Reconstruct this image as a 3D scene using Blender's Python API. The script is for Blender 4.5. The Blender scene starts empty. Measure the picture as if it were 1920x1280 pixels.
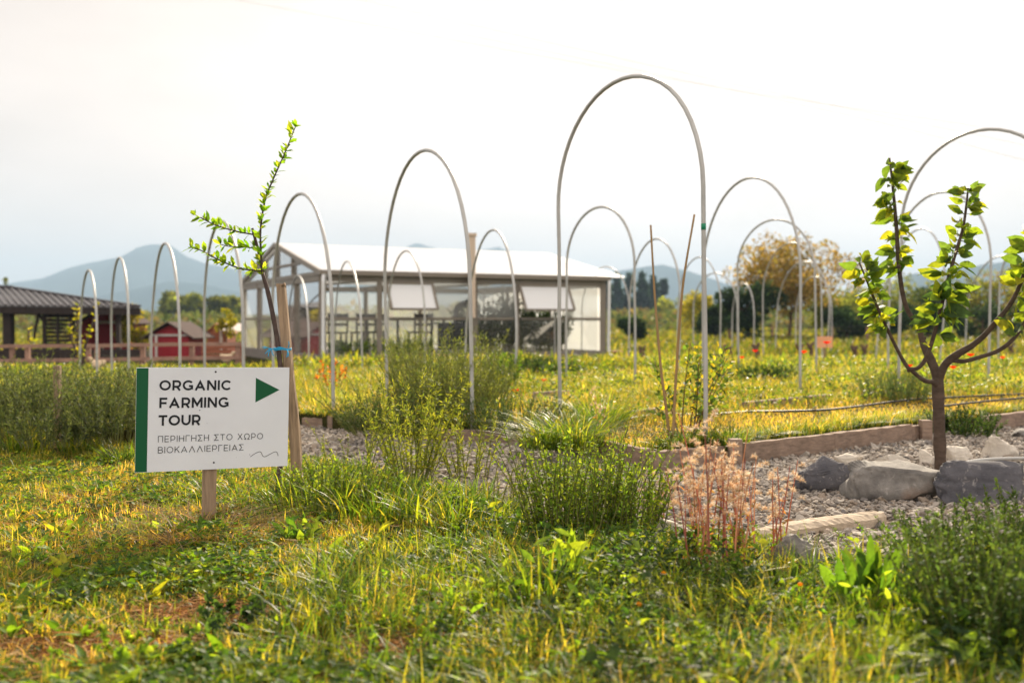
import bpy, math, random
import numpy as np
from mathutils import Vector
R = np.random.RandomState(7)
random.seed(7)
SC = bpy.context.scene
COL = SC.collection
rad = math.radians

# ------------------------------------------------------------------ camera, sky, sun, exposure
FPX, CAMZ, PITCH = 1867.0, 0.9, math.atan(40 / 1867.0)
cam_data = bpy.data.cameras.new('camera'); cam = bpy.data.objects.new('camera', cam_data); COL.objects.link(cam)
cam.location = (0, 0, CAMZ); cam.rotation_euler = (rad(90) - PITCH, 0, 0)
cam_data.sensor_width = 36; cam_data.lens = 36 * FPX / 1920
cam_data.clip_start = 0.05; cam_data.clip_end = 20000
cam_data.dof.use_dof = True; cam_data.dof.focus_distance = 4.55; cam_data.dof.aperture_fstop = 2.1
SC.camera = cam

SUN_EL, SUN_AZ = rad(27), rad(13)          # azimuth measured from +Y towards +X
world = bpy.data.worlds.new('World'); SC.world = world; world.use_nodes = True
wn = world.node_tree.nodes; wl = world.node_tree.links
bg = wn['Background']
sky = wn.new('ShaderNodeTexSky'); sky.sky_type = 'NISHITA'; sky.sun_disc = False
sky.sun_elevation = SUN_EL; sky.sun_rotation = SUN_AZ
sky.dust_density = 3.0; sky.air_density = 1.0; sky.ozone_density = 1.0; sky.altitude = 100
hs = wn.new('ShaderNodeHueSaturation'); hs.inputs['Saturation'].default_value = 0.0
wl.new(sky.outputs[0], hs.inputs['Color'])
tc = wn.new('ShaderNodeTexCoord'); mp = wn.new('ShaderNodeMapping'); mp.inputs['Scale'].default_value = (1.0, 1.0, 3.2)
nz = wn.new('ShaderNodeTexNoise'); nz.inputs['Scale'].default_value = 1.6; nz.inputs['Detail'].default_value = 5; nz.inputs['Roughness'].default_value = 0.5
rp = wn.new('ShaderNodeMapRange'); rp.inputs['From Min'].default_value = 0.35; rp.inputs['From Max'].default_value = 0.7
rp.inputs['To Min'].default_value = 0.78; rp.inputs['To Max'].default_value = 1.12
wl.new(tc.outputs['Generated'], mp.inputs['Vector']); wl.new(mp.outputs[0], nz.inputs['Vector']); wl.new(nz.outputs[0], rp.inputs['Value'])
mx = wn.new('ShaderNodeMix'); mx.data_type = 'RGBA'; mx.blend_type = 'MULTIPLY'; mx.inputs['Factor'].default_value = 1.0
gm = wn.new('ShaderNodeGamma'); gm.inputs['Gamma'].default_value = .15; wl.new(hs.outputs[0], gm.inputs['Color'])
wt = wn.new('ShaderNodeMix'); wt.data_type = 'RGBA'; wt.blend_type = 'MULTIPLY'; wt.inputs['Factor'].default_value = 1.0; wt.inputs['B'].default_value = (3.86, 3.40, 3.04, 1)
wl.new(gm.outputs[0], wt.inputs['A']); wl.new(wt.outputs['Result'], mx.inputs['A']); wl.new(rp.outputs[0], mx.inputs['B'])
# extra sky brightness added behind the viewer to fill the shaded sign board
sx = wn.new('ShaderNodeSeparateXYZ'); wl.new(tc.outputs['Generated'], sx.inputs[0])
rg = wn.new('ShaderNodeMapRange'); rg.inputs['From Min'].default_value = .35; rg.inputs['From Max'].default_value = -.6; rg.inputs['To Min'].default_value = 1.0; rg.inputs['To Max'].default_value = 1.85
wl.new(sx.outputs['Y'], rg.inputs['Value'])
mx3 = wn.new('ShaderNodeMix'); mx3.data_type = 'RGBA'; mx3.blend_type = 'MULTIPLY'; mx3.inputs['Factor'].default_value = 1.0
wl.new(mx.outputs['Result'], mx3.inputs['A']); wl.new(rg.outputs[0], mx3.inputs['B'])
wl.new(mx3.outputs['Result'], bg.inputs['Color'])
bg.inputs['Strength'].default_value = 0.115

sun_d = bpy.data.lights.new('sun', 'SUN'); sun = bpy.data.objects.new('sun', sun_d); COL.objects.link(sun)
sun_d.energy = 5.0; sun_d.angle = rad(0.6); sun_d.color = (1.0, 0.86, 0.66)
sdir = Vector((math.sin(SUN_AZ) * math.cos(SUN_EL), math.cos(SUN_AZ) * math.cos(SUN_EL), math.sin(SUN_EL)))
sun.rotation_euler = (-sdir).to_track_quat('-Z', 'Y').to_euler()

SC.view_settings.view_transform = 'Standard'; SC.view_settings.look = 'None'
SC.view_settings.exposure = 0.96; SC.view_settings.gamma = 1.0
cy = SC.cycles
cy.use_denoising = True
cy.max_bounces = 7; cy.diffuse_bounces = 3; cy.glossy_bounces = 2; cy.transmission_bounces = 4
cy.transparent_max_bounces = 10; cy.volume_bounces = 0
cy.caustics_reflective = False; cy.caustics_refractive = False

# ------------------------------------------------------------------ helpers
def lin(r, g, b):
    f = lambda c: (c / 255 / 12.92) if c / 255 <= 0.04045 else ((c / 255 + 0.055) / 1.055) ** 2.4
    return np.array([f(r), f(g), f(b)])

CP, SP = math.cos(PITCH), math.sin(PITCH)
def ray(x, y):
    a, b = (x - 960) / FPX, -(y - 640) / FPX
    return np.array([a, CP + b * SP, -SP + b * CP])
def G(x, y, z=0.0):                    # the point at height z seen at a photo pixel
    d = ray(x, y); t = (z - CAMZ) / d[2]
    return np.array([0, 0, CAMZ]) + t * d
def P(x, y, Y):                        # the point at distance Y seen at a photo pixel
    d = ray(x, y); t = Y / d[1]
    return np.array([0, 0, CAMZ]) + t * d
def unit(v):
    v = np.asarray(v, float); n = np.linalg.norm(v, axis=-1, keepdims=True); return v / np.maximum(n, 1e-9)

def hash3(i, j, k, s):
    n = (i * 73856093) ^ (j * 19349663) ^ (k * 83492791) ^ (s * 2654435761 & 0xffffffff)
    n = (n ^ (n >> 13)) * 1274126177 & 0xffffffff
    return ((n ^ (n >> 16)) & 0xffff) / 65535.0
def vnoise(p, s=0):
    p = np.atleast_2d(np.asarray(p, float)); i = np.floor(p).astype(np.int64); f = p - i; f = f * f * (3 - 2 * f)
    out = 0
    for dx in (0, 1):
        for dy in (0, 1):
            for dz in (0, 1):
                w = (f[:, 0] if dx else 1 - f[:, 0]) * (f[:, 1] if dy else 1 - f[:, 1]) * (f[:, 2] if dz else 1 - f[:, 2])
                out = out + w * hash3(i[:, 0] + dx, i[:, 1] + dy, i[:, 2] + dz, s)
    return out
def noise2(x, y, sc, s=0):
    return vnoise(np.stack([np.asarray(x) * sc, np.asarray(y) * sc, np.zeros_like(x) + 0.37], -1), s)

class MB:
    def __init__(s): s.v = []; s.c = []; s.f = []; s.n = 0
    def add(s, V, Fs, col=None):
        V = np.asarray(V, float)
        s.v.append(V)
        c = np.ones((len(V), 3)) * (np.array([1, 1, 1]) if col is None else np.asarray(col))
        s.c.append(c)
        for F in (Fs if isinstance(Fs, (list, tuple)) else [Fs]):
            if len(F): s.f.append(np.asarray(F, np.int64) + s.n)
        s.n += len(V)
        return s
    def build(s, name, mat, parent=None, base=None, smooth=True):
        V = np.concatenate(s.v); C = np.concatenate(s.c)
        if parent is not None: b = np.array(BASE[parent.name])
        else: b = np.array(base) if base is not None else np.array([V[:, 0].mean(), V[:, 1].mean(), V[:, 2].min()])
        me = bpy.data.meshes.new(name)
        me.vertices.add(len(V)); me.vertices.foreach_set('co', (V - b).astype(np.float32).ravel())
        lv = np.concatenate([f.ravel() for f in s.f])
        lt = np.concatenate([np.full(len(f), f.shape[1]) for f in s.f])
        me.loops.add(len(lv)); me.loops.foreach_set('vertex_index', lv.astype(np.int32))
        ls = np.concatenate([[0], np.cumsum(lt)[:-1]])
        me.polygons.add(len(lt)); me.polygons.foreach_set('loop_start', ls.astype(np.int32))
        me.polygons.foreach_set('use_smooth', np.full(len(lt), smooth))
        me.update(calc_edges=True)
        at = me.attributes.new('Col', 'FLOAT_COLOR', 'POINT')
        at.data.foreach_set('color', np.concatenate([C, np.ones((len(C), 1))], 1).astype(np.float32).ravel())
        me.materials.append(mat)
        o = bpy.data.objects.new(name, me); COL.objects.link(o)
        if parent is not None: o.parent = parent
        else: o.location = b
        BASE[o.name] = b
        return o
BASE = {}
def thing(name, label, cat, loc, group=None):
    o = bpy.data.objects.new(name, None); COL.objects.link(o); o.location = loc; o.empty_display_size = 0.1
    BASE[o.name] = np.array(loc, float)
    return tag(o, label, cat, group)
def tag(o, label=None, cat=None, group=None, kind=None):
    if label: o['label'] = label
    if cat: o['category'] = cat
    if group: o['group'] = group
    if kind: o['kind'] = kind
    return o

def box_vf(lo, hi):
    x0, y0, z0 = lo; x1, y1, z1 = hi
    V = np.array([[x0, y0, z0], [x1, y0, z0], [x1, y1, z0], [x0, y1, z0], [x0, y0, z1], [x1, y0, z1], [x1, y1, z1], [x0, y1, z1]], float)
    F = np.array([[0, 3, 2, 1], [4, 5, 6, 7], [0, 1, 5, 4], [1, 2, 6, 5], [2, 3, 7, 6], [3, 0, 4, 7]])
    return V, F
def beam_vf(p0, p1, w, h, up=(0, 0, 1), taper=1.0):      # rectangular bar from p0 to p1, w across, h along 'up'
    p0 = np.array(p0, float); p1 = np.array(p1, float); d = unit(p1 - p0); s = np.cross(d, up)
    if np.linalg.norm(s) < 1e-3: s = np.cross(d, (0, 1, 0))
    s = unit(s); u = np.cross(s, d)
    V = []
    for p, k in ((p0, 1), (p1, taper)):
        for a, b in ((-1, -1), (1, -1), (1, 1), (-1, 1)): V.append(p + s * a * w / 2 * k + u * b * h / 2 * k)
    F = np.array([[0, 1, 2, 3], [7, 6, 5, 4], [0, 4, 5, 1], [1, 5, 6, 2], [2, 6, 7, 3], [3, 7, 4, 0]])
    return np.array(V), F
def spline(pts, n):
    pts = np.asarray(pts, float); k = len(pts)
    if k < 3: t = np.linspace(0, 1, n)[:, None]; return pts[0] * (1 - t) + pts[-1] * t
    q = np.vstack([2 * pts[0] - pts[1], pts, 2 * pts[-1] - pts[-2]])
    out = []
    for u in np.linspace(0, k - 1 - 1e-9, n):
        i = int(u); t = u - i; a, b, c, d = q[i], q[i + 1], q[i + 2], q[i + 3]
        out.append(0.5 * (2 * b + (c - a) * t + (2 * a - 5 * b + 4 * c - d) * t * t + (3 * b - a - 3 * c + d) * t ** 3))
    return np.array(out)
def tube_vf(path, r, sides=8):
    path = np.asarray(path, float); n = len(path); r = np.ones(n) * r
    T = np.gradient(path, axis=0); T = unit(T)
    a = np.cross(T[0], (0, 0, 1));
    if np.linalg.norm(a) < 0.1: a = np.cross(T[0], (0, 1, 0))
    a = unit(a); V = []
    for i in range(n):
        a = unit(a - T[i] * np.dot(a, T[i])); b = np.cross(T[i], a)
        for k in range(sides):
            th = 2 * math.pi * k / sides; V.append(path[i] + r[i] * (math.cos(th) * a + math.sin(th) * b))
    F = [[i * sides + k, i * sides + (k + 1) % sides, (i + 1) * sides + (k + 1) % sides, (i + 1) * sides + k] for i in range(n - 1) for k in range(sides)]
    V.append(path[0]); V.append(path[-1]); c0, c1 = n * sides, n * sides + 1
    T3 = [[c0, (k + 1) % sides, k] for k in range(sides)] + [[c1, (n - 1) * sides + k, (n - 1) * sides + (k + 1) % sides] for k in range(sides)]
    return np.array(V), [np.array(F), np.array(T3)]
def stems_vf(paths, r0, r1, sides=3):                    # many thin stems at once: paths (n,k,3)
    n, k, _ = paths.shape
    T = unit(paths[:, -1] - paths[:, 0]); ref = np.where(np.abs(T[:, 2:3]) > 0.9, np.array([[1., 0, 0]]), np.array([[0, 0, 1.]]))
    A = unit(np.cross(T, ref)); B = np.cross(T, A)
    th = np.arange(sides) * 2 * math.pi / sides
    ring = np.cos(th)[None, :, None] * A[:, None, :] + np.sin(th)[None, :, None] * B[:, None, :]
    rr = np.linspace(0, 1, k)[None, :, None, None] * (np.ones(n) * r1)[:, None, None, None] + (1 - np.linspace(0, 1, k))[None, :, None, None] * (np.ones(n) * r0)[:, None, None, None]
    V = (paths[:, :, None, :] + rr * ring[:, None, :, :]).reshape(-1, 3)
    F = np.array([[i * sides + s, i * sides + (s + 1) % sides, (i + 1) * sides + (s + 1) % sides, (i + 1) * sides + s] for i in range(k - 1) for s in range(sides)])
    return V, (F[None] + (np.arange(n) * k * sides)[:, None, None]).reshape(-1, 4)

def _broad():
    rows = [(.0, .0, 0), (.1, .26, .05), (.28, .47, .12), (.5, .5, .15), (.74, .36, .13), (.9, .16, .06)]
    v = [(0, 0, 0)]; 
    for k, (t, w, z) in enumerate(rows[1:]): v += [(t, w * (1 + .05 * (-1) ** k), z), (t, 0, 0), (t, -w * (1 - .05 * (-1) ** k), z)]
    v.append((1, 0, -.02)); q = []; tr = [[0, 1, 2], [0, 2, 3]]
    for k in range(4): a = 1 + 3 * k; q += [[a, a + 3, a + 4, a + 1], [a + 1, a + 4, a + 5, a + 2]]
    tr += [[13, 16, 14], [14, 16, 15]]
    return np.array(v), [np.array(tr), np.array(q)]
TPL = {
    'spat': (np.array([[0, .07, 0], [0, -.07, 0], [.2, .13, .04], [.2, 0, 0], [.2, -.13, .04], [.45, .3, .1], [.45, 0, 0], [.45, -.32, .1], [.68, .5, .14], [.68, 0, 0], [.68, -.48, .14], [.86, .38, .1], [.86, 0, 0], [.86, -.4, .1], [1, 0, 0]]),
             [np.array([[0, 2, 3], [0, 3, 1], [1, 3, 4], [11, 14, 12], [12, 14, 13]]), np.array([[2, 5, 6, 3], [3, 6, 7, 4], [5, 8, 9, 6], [6, 9, 10, 7], [8, 11, 12, 9], [9, 12, 13, 10]])]),
    'broad': _broad(),
    'dia': (np.array([[0, 0, 0], [.45, .5, .10], [1, 0, 0], [.45, -.5, .10]]), [np.array([[0, 1, 2], [0, 2, 3]])]),
    'oval': (np.array([[0, 0, 0], [.18, .34, .1], [.18, 0, 0], [.18, -.34, .1], [.48, .5, .15], [.48, 0, 0], [.48, -.5, .15], [.8, .3, .1], [.8, 0, 0], [.8, -.3, .1], [1, 0, 0]]),
             [np.array([[0, 1, 2], [0, 2, 3], [7, 10, 8], [8, 10, 9]]), np.array([[1, 4, 5, 2], [2, 5, 6, 3], [4, 7, 8, 5], [5, 8, 9, 6]])]),
    'lance': (np.array([[0, .12, 0], [0, -.12, 0], [.3, .42, .1], [.3, 0, 0], [.3, -.42, .1], [.65, .46, .1], [.65, 0, 0], [.65, -.46, .1], [1, 0, 0]]),
              [np.array([[0, 2, 3], [0, 3, 1], [1, 3, 4], [5, 8, 6], [6, 8, 7]]), np.array([[2, 5, 6, 3], [3, 6, 7, 4]])]),
}
def leaves_vf(Pt, D, N, L, W, col, kind='dia', curl=0.0):
    n = len(Pt); t, Fs = TPL[kind]; k = len(t)
    D = unit(D); S = unit(np.cross(D, N)); N = np.cross(S, D)
    L = np.ones(n) * L; W = np.ones(n) * W; curl = np.ones(n) * curl
    V = Pt[:, None] + (t[None, :, 0:1] * L[:, None, None]) * D[:, None] + (t[None, :, 1:2] * W[:, None, None]) * S[:, None] \
        + (t[None, :, 2:3] * W[:, None, None] - (t[None, :, 0:1] ** 2) * (curl * L)[:, None, None]) * N[:, None]
    off = (np.arange(n) * k)[:, None, None]
    return V.reshape(-1, 3), [(F[None] + off).reshape(-1, F.shape[1]) for F in Fs], np.repeat(np.ones((n, 3)) * col, k, 0)
def blades_vf(Pt, h, w, az, lean, col, twist=None):
    n = len(Pt); tt = np.array([0, .4, .75, 1.0]); ww = np.array([1, .85, .5, 0])
    d = np.stack([np.cos(az), np.sin(az), np.zeros(n)], 1)
    a2 = az + math.pi / 2 + (R.uniform(-.9, .9, n) if twist is None else twist)
    s = np.stack([np.cos(a2), np.sin(a2), np.zeros(n)], 1)
    rows = []
    for t, q in zip(tt, ww):
        c = Pt + d * (lean * h * t ** 1.8)[:, None] + np.array([0, 0, 1.]) * (h * t * (1 - .35 * np.minimum(lean, 1.6) * t))[:, None]
        if q > 0: rows += [c - s * (w * q / 2)[:, None], c + s * (w * q / 2)[:, None]]
        else: rows += [c]
    V = np.stack(rows, 1).reshape(-1, 3)
    off = (np.arange(n) * 7)[:, None, None]
    Q = np.array([[0, 1, 3, 2], [2, 3, 5, 4]]); T = np.array([[4, 5, 6]])
    return V, [(Q[None] + off).reshape(-1, 4), (T[None] + off).reshape(-1, 3)], np.repeat(col, 7, 0)
def ico_vf(sub):
    import bmesh
    bm = bmesh.new(); bmesh.ops.create_icosphere(bm, subdivisions=sub, radius=1.0)
    V = np.array([v.co[:] for v in bm.verts]); F = np.array([[v.index for v in f.verts] for f in bm.faces]); bm.free()
    return V, F
def rdir(n, zmin=-1, zmax=1):
    z = R.uniform(zmin, zmax, n); a = R.uniform(0, 2 * math.pi, n); q = np.sqrt(np.maximum(0, 1 - z * z))
    return np.stack([q * np.cos(a), q * np.sin(a), z], 1)
def pick(cols, n, var=0.18, p=None):
    c = np.array(cols)[R.choice(len(cols), n, p=p)]
    return c * np.exp(R.normal(0, var, (n, 1)))

# ------------------------------------------------------------------ materials
def newmat(name):
    m = bpy.data.materials.new(name); m.use_nodes = True; nt = m.node_tree
    return m, nt.nodes, nt.links, nt.nodes['Principled BSDF']
def leafmat(name, trans=0.45, tint=(1.7, 1.5, 0.7), rough=0.5, spec=0.35):
    m, n, l, b = newmat(name)
    a = n.new('ShaderNodeAttribute'); a.attribute_name = 'Col'
    tc = n.new('ShaderNodeTexCoord'); z = n.new('ShaderNodeTexNoise'); z.inputs['Scale'].default_value = 45; z.inputs['Detail'].default_value = 3; l.new(tc.outputs['Object'], z.inputs['Vector'])
    mr = n.new('ShaderNodeMapRange'); mr.inputs['From Min'].default_value = .3; mr.inputs['From Max'].default_value = .7; mr.inputs['To Min'].default_value = .50; mr.inputs['To Max'].default_value = .92; l.new(z.outputs[0], mr.inputs['Value'])
    mo = n.new('ShaderNodeMix'); mo.data_type = 'RGBA'; mo.blend_type = 'MULTIPLY'; mo.inputs['Factor'].default_value = 1; l.new(a.outputs['Color'], mo.inputs['A']); l.new(mr.outputs[0], mo.inputs['B'])
    class _A: outputs = {'Color': mo.outputs['Result']}
    a = _A
    l.new(a.outputs['Color'], b.inputs['Base Color']); b.inputs['Roughness'].default_value = rough; b.inputs['Specular IOR Level'].default_value = spec
    t = n.new('ShaderNodeBsdfTranslucent'); mu = n.new('ShaderNodeMix'); mu.data_type = 'RGBA'; mu.blend_type = 'MULTIPLY'; mu.inputs['Factor'].default_value = 1
    l.new(a.outputs['Color'], mu.inputs['A']); mu.inputs['B'].default_value = (*tint, 1); l.new(mu.outputs['Result'], t.inputs['Color'])
    s = n.new('ShaderNodeMixShader'); s.inputs[0].default_value = trans
    l.new(b.outputs[0], s.inputs[1]); l.new(t.outputs[0], s.inputs[2]); l.new(s.outputs[0], n['Material Output'].inputs['Surface'])
    return m
def flat(name, col, rough=0.6, spec=0.5, metal=0.0, var=0.0, scale=8.0, bump=0.0, stretch=(1, 1, 1), col2=None, detail=5):
    m, n, l, b = newmat(name)
    b.inputs['Roughness'].default_value = rough; b.inputs['Specular IOR Level'].default_value = spec; b.inputs['Metallic'].default_value = metal
    c1 = np.array(col, float)
    if var > 0 or col2 is not None:
        tc = n.new('ShaderNodeTexCoord'); mp = n.new('ShaderNodeMapping'); mp.inputs['Scale'].default_value = stretch
        z = n.new('ShaderNodeTexNoise'); z.inputs['Scale'].default_value = scale; z.inputs['Detail'].default_value = detail; z.inputs['Roughness'].default_value = .6
        l.new(tc.outputs['Object'], mp.inputs[0]); l.new(mp.outputs[0], z.inputs['Vector'])
        r = n.new('ShaderNodeValToRGB'); l.new(z.outputs[0], r.inputs[0])
        r.color_ramp.elements[0].position = .32; r.color_ramp.elements[1].position = .68
        a = np.array(col2) if col2 is not None else c1 * (1 - var); e = c1 if col2 is not None else c1 * (1 + var)
        r.color_ramp.elements[0].color = (*a, 1); r.color_ramp.elements[1].color = (*e, 1)
        l.new(r.outputs[0], b.inputs['Base Color'])
        if bump > 0:
            bp = n.new('ShaderNodeBump'); bp.inputs['Strength'].default_value = bump; bp.inputs['Distance'].default_value = .02
            l.new(z.outputs[0], bp.inputs['Height']); l.new(bp.outputs[0], b.inputs['Normal'])
    else: b.inputs['Base Color'].default_value = (*c1, 1)
    return m
def vcol(name, rough=0.8, spec=0.3, bump=0.0, scale=40.0):
    m, n, l, b = newmat(name)
    a = n.new('ShaderNodeAttribute'); a.attribute_name = 'Col'
    l.new(a.outputs['Color'], b.inputs['Base Color']); b.inputs['Roughness'].default_value = rough; b.inputs['Specular IOR Level'].default_value = spec
    return m

M = {}
M['grass'] = leafmat('grass_blades', .5, (2.75, 2.4, .75), .45, .3)
M['leaf'] = leafmat('leaf', .52, (2.5, 2.4, .8), .55, .2)
M['shrub'] = leafmat('shrub_foliage', .42, (2.4, 2.15, .8), .6, .12)
M['farleaf'] = leafmat('far_foliage', .40, (2.3, 2.0, .9), .7, .1)
M['litter'] = leafmat('dead_grass', .3, (2.4, 2.1, 1.6), .9, .05)
M['fluff'] = leafmat('seed_fluff', .4, (1.5, 1.4, 1.25), .9, .0)
M['petal'] = leafmat('poppy_petal', .5, (2.2, 1.8, 1.5), .6, .1)
M['stem'] = vcol('stem', .7, .2)
M['wood'] = flat('weathered_wood', lin(150, 128, 106), .85, .2, var=.35, scale=7, stretch=(9, 9, .7), bump=.35)
M['plank'] = flat('edging_plank', lin(142, 122, 108), .85, .2, var=.3, scale=5, stretch=(2.2, 2.2, 9), bump=.3)
M['paleplank'] = flat('bleached_wood', lin(184, 168, 148), .85, .2, var=.22, scale=6, stretch=(1.2, 8, 8), bump=.5)
M['bark'] = flat('smooth_brown_bark', lin(84, 71, 62), .85, .15, var=.35, scale=14, stretch=(1, 1, 2.5), bump=.35)
M['darkbark'] = flat('dark_bark', lin(74, 60, 56), .75, .3, var=.35, scale=30, bump=.3)
M['farbark'] = flat('far_bark', lin(104, 84, 70), .9, .1, var=.3, scale=4)
M['hoop'] = flat('galvanised_pipe', lin(176, 175, 172), .42, .5, metal=.15, var=.12, scale=5)
M['alu'] = flat('grey_beige_frame', lin(130, 121, 110), .5, .4, var=.06, scale=3)
M['alud'] = flat('frame_dark_gap', lin(88, 82, 76), .6, .3)
M['white'] = flat('white_board', lin(224, 226, 234), .42, .4, var=.035, scale=6)
M['edge'] = flat('board_edge', lin(225, 222, 215), .6, .2)
M['ink'] = flat('dark_lettering', lin(28, 30, 38), .5, .3)
M['ink2'] = flat('thin_lettering', lin(50, 52, 58), .5, .3)
M['green'] = flat('sign_green', lin(0, 84, 50), .4, .4)
M['screw'] = flat('screw_metal', lin(60, 58, 58), .4, .5, metal=.7)
M['blue'] = flat('blue_twine', lin(40, 150, 195), .7, .2)
M['tape'] = flat('green_tape', lin(20, 130, 95), .5, .4)
M['black'] = flat('black_metal', lin(38, 40, 46), .5, .4)
M['hose'] = flat('black_hose', lin(48, 44, 44), .5, .4)
M['red'] = flat('red_paint', lin(150, 30, 42), .6, .3, var=.12, scale=4, stretch=(6, 6, .5))
M['trim'] = flat('pale_trim', lin(190, 182, 176), .6, .3)
M['darkroof'] = flat('dark_roof', lin(84, 72, 70), .95, .1, var=.15, scale=5)
M['ribroof'] = flat('dark_metal_roof', lin(84, 80, 82), .38, .5, metal=.3, var=.12, scale=2)
M['darkwood'] = flat('dark_stained_wood', lin(46, 36, 33), .7, .3, var=.3, scale=4, stretch=(4, 4, .6))
M['cane'] = flat('brown_cane', lin(150, 122, 84), .7, .3, var=.15, scale=6)
M['rail'] = flat('grey_brown_rail', lin(152, 120, 106), .8, .2, var=.25, scale=4)
M['brown'] = flat('orange_brown_boards', lin(150, 92, 70), .8, .2, var=.2, scale=5, stretch=(1, 1, 8))
M['paleroof'] = flat('pale_sheet_roof', lin(226, 214, 206), .4, .5, var=.06, scale=3)
M['orange'] = flat('orange_board', lin(232, 168, 128), .7, .2, var=.08, scale=5)
M['terracotta'] = flat('terracotta', lin(176, 120, 92), .8, .2, var=.15)
M['beige'] = flat('beige_duct', lin(206, 186, 166), .6, .3, var=.05)
M['cloth'] = flat('pale_blind', lin(225, 226, 228), .8, .2)
M['soil'] = flat('soil', lin(96, 78, 58), 1.0, .05, col2=lin(70, 64, 38), scale=9, bump=.4)
M['hen'] = flat('cream_feathers', lin(214, 190, 160), .9, .1, var=.15, scale=20)
M['concrete'] = flat('concrete_plinth', lin(128, 122, 116), .9, .2, var=.15, scale=6, bump=.2)
M['floor'] = flat('pale_floor', lin(190, 184, 172), .7, .3, var=.08)
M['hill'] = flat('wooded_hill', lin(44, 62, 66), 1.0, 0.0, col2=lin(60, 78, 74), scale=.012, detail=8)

def ground_material():
    m, n, l, b = newmat('meadow_ground'); b.inputs['Roughness'].default_value = 1; b.inputs['Specular IOR Level'].default_value = .05
    tc = n.new('ShaderNodeTexCoord'); z1 = n.new('ShaderNodeTexNoise'); z1.inputs['Scale'].default_value = .35; z1.inputs['Detail'].default_value = 9; z1.inputs['Roughness'].default_value = .65
    z2 = n.new('ShaderNodeTexNoise'); z2.inputs['Scale'].default_value = 30; z2.inputs['Detail'].default_value = 6
    for z in (z1, z2): l.new(tc.outputs['Object'], z.inputs['Vector'])
    r = n.new('ShaderNodeValToRGB'); l.new(z1.outputs[0], r.inputs[0]); e = r.color_ramp.elements
    e[0].position = .3; e[0].color = (*lin(46, 48, 26), 1); e[1].position = .7; e[1].color = (*lin(88, 78, 44), 1)
    k = e.new(.5); k.color = (*lin(64, 64, 34), 1)
    r2 = n.new('ShaderNodeValToRGB'); l.new(z2.outputs[0], r2.inputs[0]); r2.color_ramp.elements[0].color = (.35, .33, .3, 1); r2.color_ramp.elements[1].color = (1.15, 1.1, 1, 1)
    mu = n.new('ShaderNodeMix'); mu.data_type = 'RGBA'; mu.blend_type = 'MULTIPLY'; mu.inputs['Factor'].default_value = .8
    l.new(r.outputs[0], mu.inputs['A']); l.new(r2.outputs[0], mu.inputs['B']); l.new(mu.outputs['Result'], b.inputs['Base Color'])
    bp = n.new('ShaderNodeBump'); bp.inputs['Strength'].default_value = .5; bp.inputs['Distance'].default_value = .03; l.new(z2.outputs[0], bp.inputs['Height']); l.new(bp.outputs[0], b.inputs['Normal'])
    return m
M['ground'] = ground_material()
def gravel_material():
    m, n, l, b = newmat('gravel_bed'); b.inputs['Roughness'].default_value = .95; b.inputs['Specular IOR Level'].default_value = .1
    tc = n.new('ShaderNodeTexCoord'); z = n.new('ShaderNodeTexVoronoi'); z.inputs['Scale'].default_value = 55
    l.new(tc.outputs['Object'], z.inputs['Vector'])
    r = n.new('ShaderNodeValToRGB'); l.new(z.outputs['Color'], r.inputs[0]); r.color_ramp.elements[0].color = (*lin(78, 68, 60), 1); r.color_ramp.elements[1].color = (*lin(132, 118, 104), 1)
    l.new(r.outputs[0], b.inputs['Base Color'])
    bp = n.new('ShaderNodeBump'); bp.inputs['Strength'].default_value = .8; bp.inputs['Distance'].default_value = .015; bp.invert = True; l.new(z.outputs['Distance'], bp.inputs['Height']); l.new(bp.outputs[0], b.inputs['Normal'])
    return m
M['gravelbed'] = gravel_material()
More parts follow.
